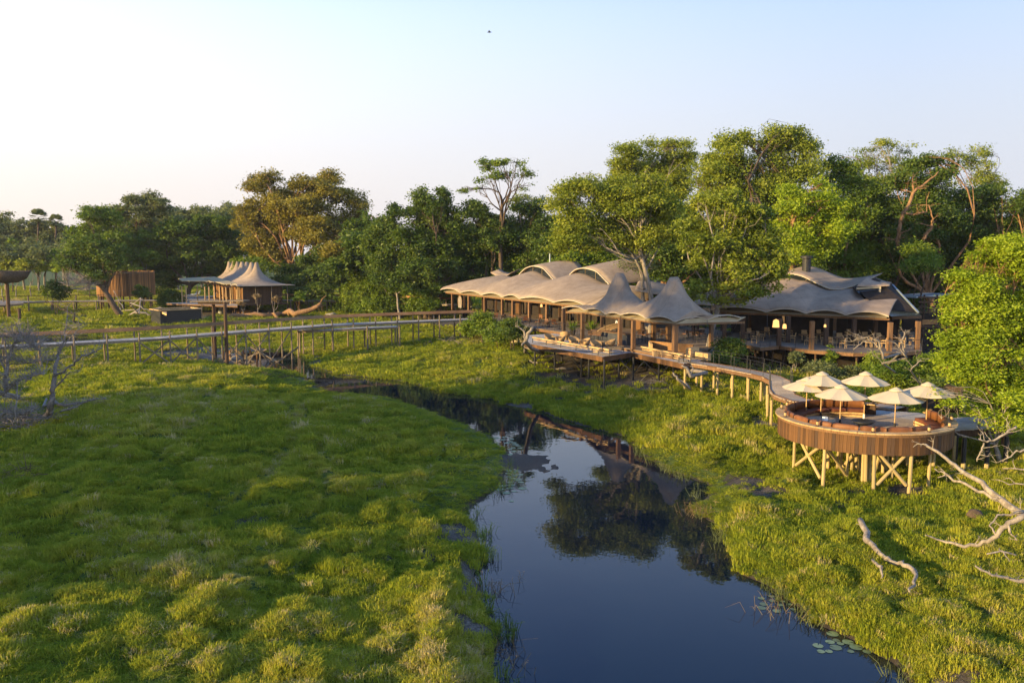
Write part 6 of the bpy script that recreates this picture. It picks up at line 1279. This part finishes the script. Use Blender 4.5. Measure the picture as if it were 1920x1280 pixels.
# big left dead tree
L50 = 52
branchy('dead_tree', 'standing grey dead tree with three bare limbs at the left', 'dead tree', [[(GP(78,790,-.2),.24),(CW(95,755,L50),.2),(CW(100,725,L50),.16),(CW(103,700,L50),.12),(CW(108,665,L50+.5),.09),(CW(120,640,L50+.5),.06),(CW(125,610,L50+.8),.04),(CW(126,575,L50+1),.02)],[(CW(101,705,L50),.08),(CW(125,690,L50-.5),.065),(CW(150,672,L50-1),.055),(CW(175,660,L50-1.3),.04),(CW(192,652,L50-1.5),.03)],[(CW(100,730,L50),.06),(CW(120,710,L50-.3),.04),(CW(148,695,L50-.8),.02)],[(CW(108,665,L50),.06),(CW(125,640,L50),.03),(CW(150,615,L50),.015)],[(CW(125,625,L50),.02),(CW(145,612,L50-.4),.012),(CW(160,606,L50-.6),.008)]], 'bark_grey', 110, 6, 1.0)
branchy('fallen_limb', 'dark fallen limb stretching right from the dead tree', 'fallen limb', [[(GP(88,762,.5),.09),(CW(110,758,L50),.1),(CW(140,757,L50),.08),(CW(170,750,L50-.4),.05),(CW(200,748,L50-.6),.02)],[(CW(112,772,L50-.8),.05),(CW(135,765,L50-.8),.06),(CW(150,758,L50-.6),.03)],[(GP(40,790,.2),.05),(CW(55,775,L50-1),.05),(CW(68,762,L50-1),.04)]], 'bark_grey', 90, 7, .6)
branchy('dead_tree', 'tangled grey dead tree arching over at the left edge', 'dead tree', [[(GP(0,760,0),.2),(CW(8,740,50),.16),(CW(14,690,50),.1),(CW(20,660,50),.08),(CW(28,640,50),.06),(CW(48,640,49.6),.045),(CW(62,648,49.3),.03),(CW(72,656,49),.015)],[(CW(14,700,50),.06),(CW(-5,650,50.5),.05),(CW(-10,620,51),.03)],[(CW(-20,745,49),.1),(CW(10,735,49),.08),(CW(38,712,48.8),.05),(CW(60,706,48.6),.035),(CW(82,702,48.4),.012)],[(CW(-20,790,49),.12),(CW(10,772,49),.12),(CW(40,776,49),.09),(CW(62,770,49),.05)],[(CW(30,790,48),.03),(CW(32,720,48.5),.05)],[(CW(5,640,50),.03),(CW(28,628,50),.02),(CW(52,630,50.5),.01)],[(CW(-20,660,51),.05),(CW(30,672,51),.04),(CW(60,680,51),.025),(CW(88,676,51),.01)]], 'bark_grey', 520, 8, 1.3, tr=.014)
# dead twiggy heaps: countless fine sticks
def heap(px, py, rx, n_, lab, mat='bark_grey', seed=0, h=.7, L_=1.0):
    rng = np.random.default_rng(seed); mb = MB(); c = GP(px, py, 0); k = c.y/FPX
    for i in range(n_):
        x_, y_ = c.x+rng.normal()*rx*k*.5, c.y+rng.normal()*rx*k*.5; z_ = hz(x_, y_)+abs(rng.normal())*h*.35 if i % 3 == 0 else c.z+abs(rng.normal())*h*.4
        d = Vector(rng.normal(size=3)); d.z *= .35; d.normalize(); l_ = L_*rng.uniform(.3, 1); mb.tube([(x_, y_, z_), Vector((x_, y_, z_))+d*l_*.5+Vector((0, 0, .06)), Vector((x_, y_, z_))+d*l_], [.022, .016, .006], 4)
    o = mb.build('brushwood', mat); tag(o, lab, 'brushwood', kind='stuff')
heap(30, 800, 64, 620, 'pile of grey dead twigs under the left dead trees', seed=1, h=1.1, L_=1.2); heap(85, 790, 36, 120, 'twigs around the foot of the dead tree', 'leaf_dry', 2, .5); heap(60, 665, 60, 150, 'grey brushwood beside the left boardwalk', seed=3, L_=1.4)
heap(20, 905, 50, 110, 'dry twigs at the left edge of the field', 'leaf_dry', 4, .4); heap(150, 578, 46, 120, 'brushwood below the far walkway', seed=5, L_=1.8, h=1.4); heap(60, 552, 40, 110, 'heap of dark dead branches behind the bowl lookout', 'bark_dark', 6, 1.6, 2.2)
heap(900, 645, 60, 130, 'driftwood sticks strewn below the first terrace', 'bark_pale', 7, .5, 1.5); heap(850, 640, 50, 80, 'dark sticks at the end of the long boardwalk', seed=8, h=.6, L_=1.4); heap(1690, 660, 60, 200, 'tangle of bare brown branches before the dining floor', 'bark_grey', 9, 2.6, 2.2); heap(520, 690, 50, 60, 'sticks caught at the bridge posts', 'bark_dark', 10, .5, 1.6)
heap(1235, 728, 26, 60, 'grey driftwood pile under the terrace', 'bark_grey', 11, .4, 1.0)
branchy('dead_bush', 'bare curved branches rising in front of the right end of the dining floor', 'dead bush', [[(GP(1668,700,0),.1),(CW(1655,672,54),.08),(CW(1648,640,54),.06),(CW(1640,635,54),.03)],[(CW(1650,655,54),.05),(CW(1625,632,54.5),.04),(CW(1598,640,55),.02)],[(GP(1700,705,0),.09),(CW(1700,670,54),.07),(CW(1690,640,54),.05),(CW(1698,618,54),.02)],[(CW(1700,670,54),.05),(CW(1680,645,54),.03),(CW(1660,636,54),.02)],[(GP(1716,712,0),.05),(CW(1708,695,53),.05),(CW(1728,672,53),.02)],[(CW(1600,655,55),.03),(CW(1618,640,55),.035),(CW(1645,640,54.5),.03)]], 'bark_grey', 60, 12, 1.0)
branchy('dead_stump', 'pale twisted dead stump beside the left corner of the terrace', 'stump', [[(GP(985,668,0),.2),(CW(985,640,68),.18),(CW(990,625,68),.16),(CW(1000,613,68),.08)],[(CW(985,640,68),.12),(CW(983,622,68),.08),(CW(975,615,68),.05),(CW(966,610,68),.03)],[(CW(985,640,68),.09),(CW(978,648,67.6),.06)]], 'bark_pale', 10, 13, .8)
branchy('fallen_tree', 'thick fallen grey trunk with broken orange end by the left tent', 'fallen tree', [[(GP(432,598,.3),.35),(GP(462,598,.4),.36),(GP(500,598,.4),.38),(GP(530,596,.5),.42),(CW(552,589,133),.42),(CW(575,583,133),.40),(CW(588,578,133),.36),(CW(597,573,133),.34),(CW(602,568,133),.24)],[(CW(598,573,133),.14),(CW(603,563,133),.10),(CW(612,553,133),.05)],[(CW(590,576,133),.12),(CW(604,574,133),.05)],[(GP(445,590,.4),.3),(GP(470,592,.5),.25)],[(GP(520,600,.2),.3),(GP(505,592,.6),.25)],[(GP(545,600,.2),.12),(GP(605,596,.2),.1)],[(GP(438,604,.2),.14),(GP(455,596,.6),.1)]], 'bark_orange', 8, 14, 1.6)
branchy('fallen_tree', 'pale driftwood branches at the foot of the leaning tree', 'fallen tree', [[(GP(222,588,.09),.09),(CW(245,574,140),.09),(CW(265,575,124),.08),(CW(285,584,124),.07)],[(GP(232,592,.3),.09),(CW(255,586,135),.22),(CW(288,590,135),.1)],[(CW(232,580,136),.08),(CW(222,560,137),.07),(CW(213,545,137),.06)],[(GP(245,590,.09),.09),(GP(262,592,.09),.08),(GP(280,596,.1),.1)]], 'bark_grey', 12, 15, 1.6)
branchy('dead_bush', 'dark bare branch arching under the far walkway', 'dead bush', [[(GP(165,590,.1),.15),(CW(140,588,122),.12),(CW(118,580,122),.1),(CW(100,570,123),.08),(CW(85,565,124),.04)],[(CW(120,580,122),.07),(CW(132,570,122),.04)]], 'bark_dark', 40, 16, 2.0)
branchy('dead_bush', 'spreading bare fallen crown in the sunny meadow behind the far walkway', 'dead bush', [[(GP(195,545,.3),.2),(CW(170,533,140),.15),(CW(150,528,140),.12),(CW(125,522,140),.08)],[(CW(170,533,140),.1),(CW(160,545,139),.06)],[(CW(150,528,140),.1),(CW(135,538,139),.06)]], 'bark_grey', 120, 17, 2.6, tr=.03)
branchy('dead_bush', 'grey upright dead stump under the terrace walkway junction', 'stump', [[(GP(1300,725,0),.16),(CW(1295,705,60),.14),(CW(1288,690,60),.1),(CW(1278,685,60),.05)],[(GP(1285,722,0),.12),(CW(1272,712,60),.1),(CW(1262,698,60),.06)],[(CW(1295,705,60),.1),(CW(1300,690,60),.05)]], 'bark_grey', 10, 18, .7)
o = branchy('driftwood', 'white bleached log lying in the grass under the terrace', 'log', [[(GP(1042,697,.15),.1),(GP(1058,699,.15),.14),(GP(1074,697,.2),.15)]], 'bark_pale', 0, 19)
branchy('driftwood', 'small white stick left of the first terrace post', 'log', [[(GP(993,684,.15),.08),(GP(1008,687,.15),.09)]], 'bark_pale', 3, 20, .4)
branchy('bare_limbs', 'bright bare orange limbs crossing the dark forest at the right', 'dead limbs', [[(CW(1680,470,96),.25),(CW(1686,430,95),.22),(CW(1693,400,95),.2),(CW(1712,362,95),.18),(CW(1745,335,95),.1),(CW(1760,322,95),.06)],[(CW(1690,401,95),.12),(CW(1720,401,94),.12),(CW(1738,398,94),.08)],[(CW(1730,450,94),.2),(CW(1745,430,94),.18),(CW(1750,410,94),.1),(CW(1742,385,94),.06)],[(CW(1713,360,95),.12),(CW(1712,342,95),.1)]], 'bark_orange', 30, 21, 2.0, tr=.035)
# stones, lily pads, white marsh birds' pool
for i, (px, py, r_, lab) in enumerate([(440,655,1.1,'large orange brown boulder under the bridge'),(623,594,.9,'pale pointed boulder behind the long boardwalk'),(470,606,.5,'small flat stone in front of the fallen trunk'),(925,622,.8,'brown boulder among the shrubs below the lodge'),(973,650,.85,'yellow rounded stone at the terrace corner')]):
    g = GP(px, py, 0); rng = np.random.default_rng(i); bmv = []; nn_ = 12; mb = MB()
    for a_ in range(7):
        ph = math.pi*a_/6
        for b_ in range(nn_): th = 2*math.pi*b_/nn_; q_ = r_*(1+.22*rng.normal()*(0 < a_ < 6)*.7); bmv.append((g.x+q_*math.sin(ph)*math.cos(th)*1.2, g.y+q_*math.sin(ph)*math.sin(th), g.z+q_*math.cos(ph)*.7))
    mb.add(bmv, [(i2*nn_+j, (i2+1)*nn_+j, (i2+1)*nn_+(j+1) % nn_, i2*nn_+(j+1) % nn_) for i2 in range(6) for j in range(nn_)]); o = mb.build('boulder', 'thatch' if i == 4 else 'stone', smooth=True); tag(o, lab, 'boulder')
pmesh = MB(); vs_ = [(0, 0, 0)]+[(math.cos(a)*(1+.03*math.sin(5*a)), math.sin(a), .03*(math.sin(3*a))) for a in np.linspace(.15, 6.13, 15)]; pmesh.add(vs_, [(0, i, i+1) for i in range(1, 15)]); pm_ = pmesh.mesh('lily_pad', 'pad_green'); rng = np.random.default_rng(4)
def pads(cx_, cy_, sx_, sy_, n_, lab, grp, r0_):
    k_ = 0; tries = 0; put = []
    while k_ < n_ and tries < 900:
        tries += 1; g = W(cx_+rng.normal()*sx_, cy_+rng.normal()*sy_, z=.012); s_ = float(water_sd(np.array([g.x]), np.array([g.y]))[0]); r_ = r0_*rng.uniform(.6, 1.2)
        if s_ > -.12 or hz(g.x, g.y) > -.02 or any((g-p_).length < (r_+q_)*.95 for p_, q_ in put): continue
        put.append((g, r_)); o = link('lily_pad', pm_, None, loc=g, rot=(0, 0, rng.uniform(0, 6)), scl=(r_, r_, r_*.4)); tag(o, lab, 'lily pad', grp); k_ += 1
pads(955, 872, 11, 20, 34, 'pale round lily pad floating off the left bank by the mud shoal', 'lily pads by the mud shoal', .2)
pads(1600, 1202, 30, 10, 12, 'green lily pad floating along the lower right bank', 'lily pads at the lower right bank', .17); pads(1470, 1132, 20, 10, 10, 'lily pad among stems at the bend of the right bank', 'lily pads at the right bank bend', .13)
# reed stems in the water
def stems(px, py, n_, lab, seed, rx=20):
    rng = np.random.default_rng(seed); mb = MB(); c = W(px, py, z=0)
    for i in range(n_):
        p = c+Vector((rng.normal()*rx*c.y/FPX, rng.normal()*.4, -.1)); d = Vector((rng.normal()*.5, rng.normal()*.3, 1)).normalized(); l_ = rng.uniform(.3, .75); m_ = p+d*l_; mb.tube([p, m_, m_+Vector((rng.normal()*.25, 0, rng.uniform(-.2, .1)))], [.009, .007, .003], 4)
    o = mb.build('reed_stems', 'leaf_dry'); tag(o, lab, 'reeds', kind='stuff')
stems(925, 1110, 26, 'thin reed stems in the water off the left bank', 1); stems(975, 1085, 3, 'single bent stem standing in open water', 2, 4); stems(950, 1230, 22, 'thin stems in the water at the lower left bank', 3, 25); stems(980, 1245, 3, 'two pinkish stalks standing in the foreground water', 4, 12); stems(1460, 1150, 22, 'stems in the water at the right bank bend', 5, 30); stems(1310, 965, 60, 'tuft of reeds hanging over the right bank', 6, 18)
def shore_reeds(x0, x1, y0, y1, n_, s0, s1, lab, mat, seed):
    rng = np.random.default_rng(seed); x = rng.uniform(x0, x1, n_*60); y = rng.uniform(y0, y1, n_*60); s = water_sd(x, y); k = np.where((s > s0) & (s < s1) & (fbm(x*.6, y*.6, seed, 2) > -.05))[0][:n_]; mb = MB()
    for i in k:
        for j in range(3):
            p = Vector((x[i]+rng.normal()*.07, y[i]+rng.normal()*.07, -.08)); l_ = rng.uniform(.25, .6); q = p+Vector((rng.normal()*.12, rng.normal()*.12, l_)); mb.tube([p, q, q+Vector((rng.normal()*.14, rng.normal()*.1, rng.uniform(-.08, .12)))], [.011, .009, .003], 3, cap=False)
    o = mb.build('reed_stems', mat); tag(o, lab, 'reeds', kind='stuff')
shore_reeds(-9, 6, 16, 46, 120, -.6, -.02, 'green and dry reed stems standing in the shallows of the left bank', 'leaf_green', 71)
shore_reeds(3, 18, 16, 50, 130, -.5, -.02, 'reed stems standing in the shallows of the right bank', 'leaf_hazy', 72)
# bird in the sky
b0 = W(917, 61, Y=90); t = thing('flying_bird', b0, 'tiny dark bird gliding in the open sky', 'bird')
MB().tube([b0+Vector((-.22, 0, 0)), b0+Vector((-.1, 0, .02)), b0+Vector((.1, 0, .02)), b0+Vector((.2, 0, .03)), b0+Vector((.28, 0, .0))], [.01, .05, .06, .04, .008], 8).build('body', 'cloth_dark', t, True)
for s_ in (-1, 1): MB().add([b0+Vector((-.06, 0, .03)), b0+Vector((.1, 0, .03)), b0+Vector((.06, s_*.3, .12)), b0+Vector((-.04, s_*.3, .12)), b0+Vector((.0, s_*.62, .04))], [(0, 1, 2, 3), (3, 2, 4)]).build('wing', 'cloth_dark', t, False, .01)
# ============================================================ thin evening haze
m = bpy.data.materials.new('haze'); m.use_nodes = True; n = m.node_tree; n.nodes.clear(); o = n.nodes.new('ShaderNodeOutputMaterial')
pv = n.nodes.new('ShaderNodeVolumePrincipled'); pv.inputs['Color'].default_value = (.93, .93, .95, 1); pv.inputs['Density'].default_value = .00013; pv.inputs['Anisotropy'].default_value = .35
n.links.new(pv.outputs[0], o.inputs['Volume']); M['haze'] = m
hb = MB().box((0, 1800, 19), (9000, 4000, 46)); ho = hb.build('haze', 'haze'); tag(ho, 'thin pale evening haze over the floodplain', 'haze', kind='stuff')
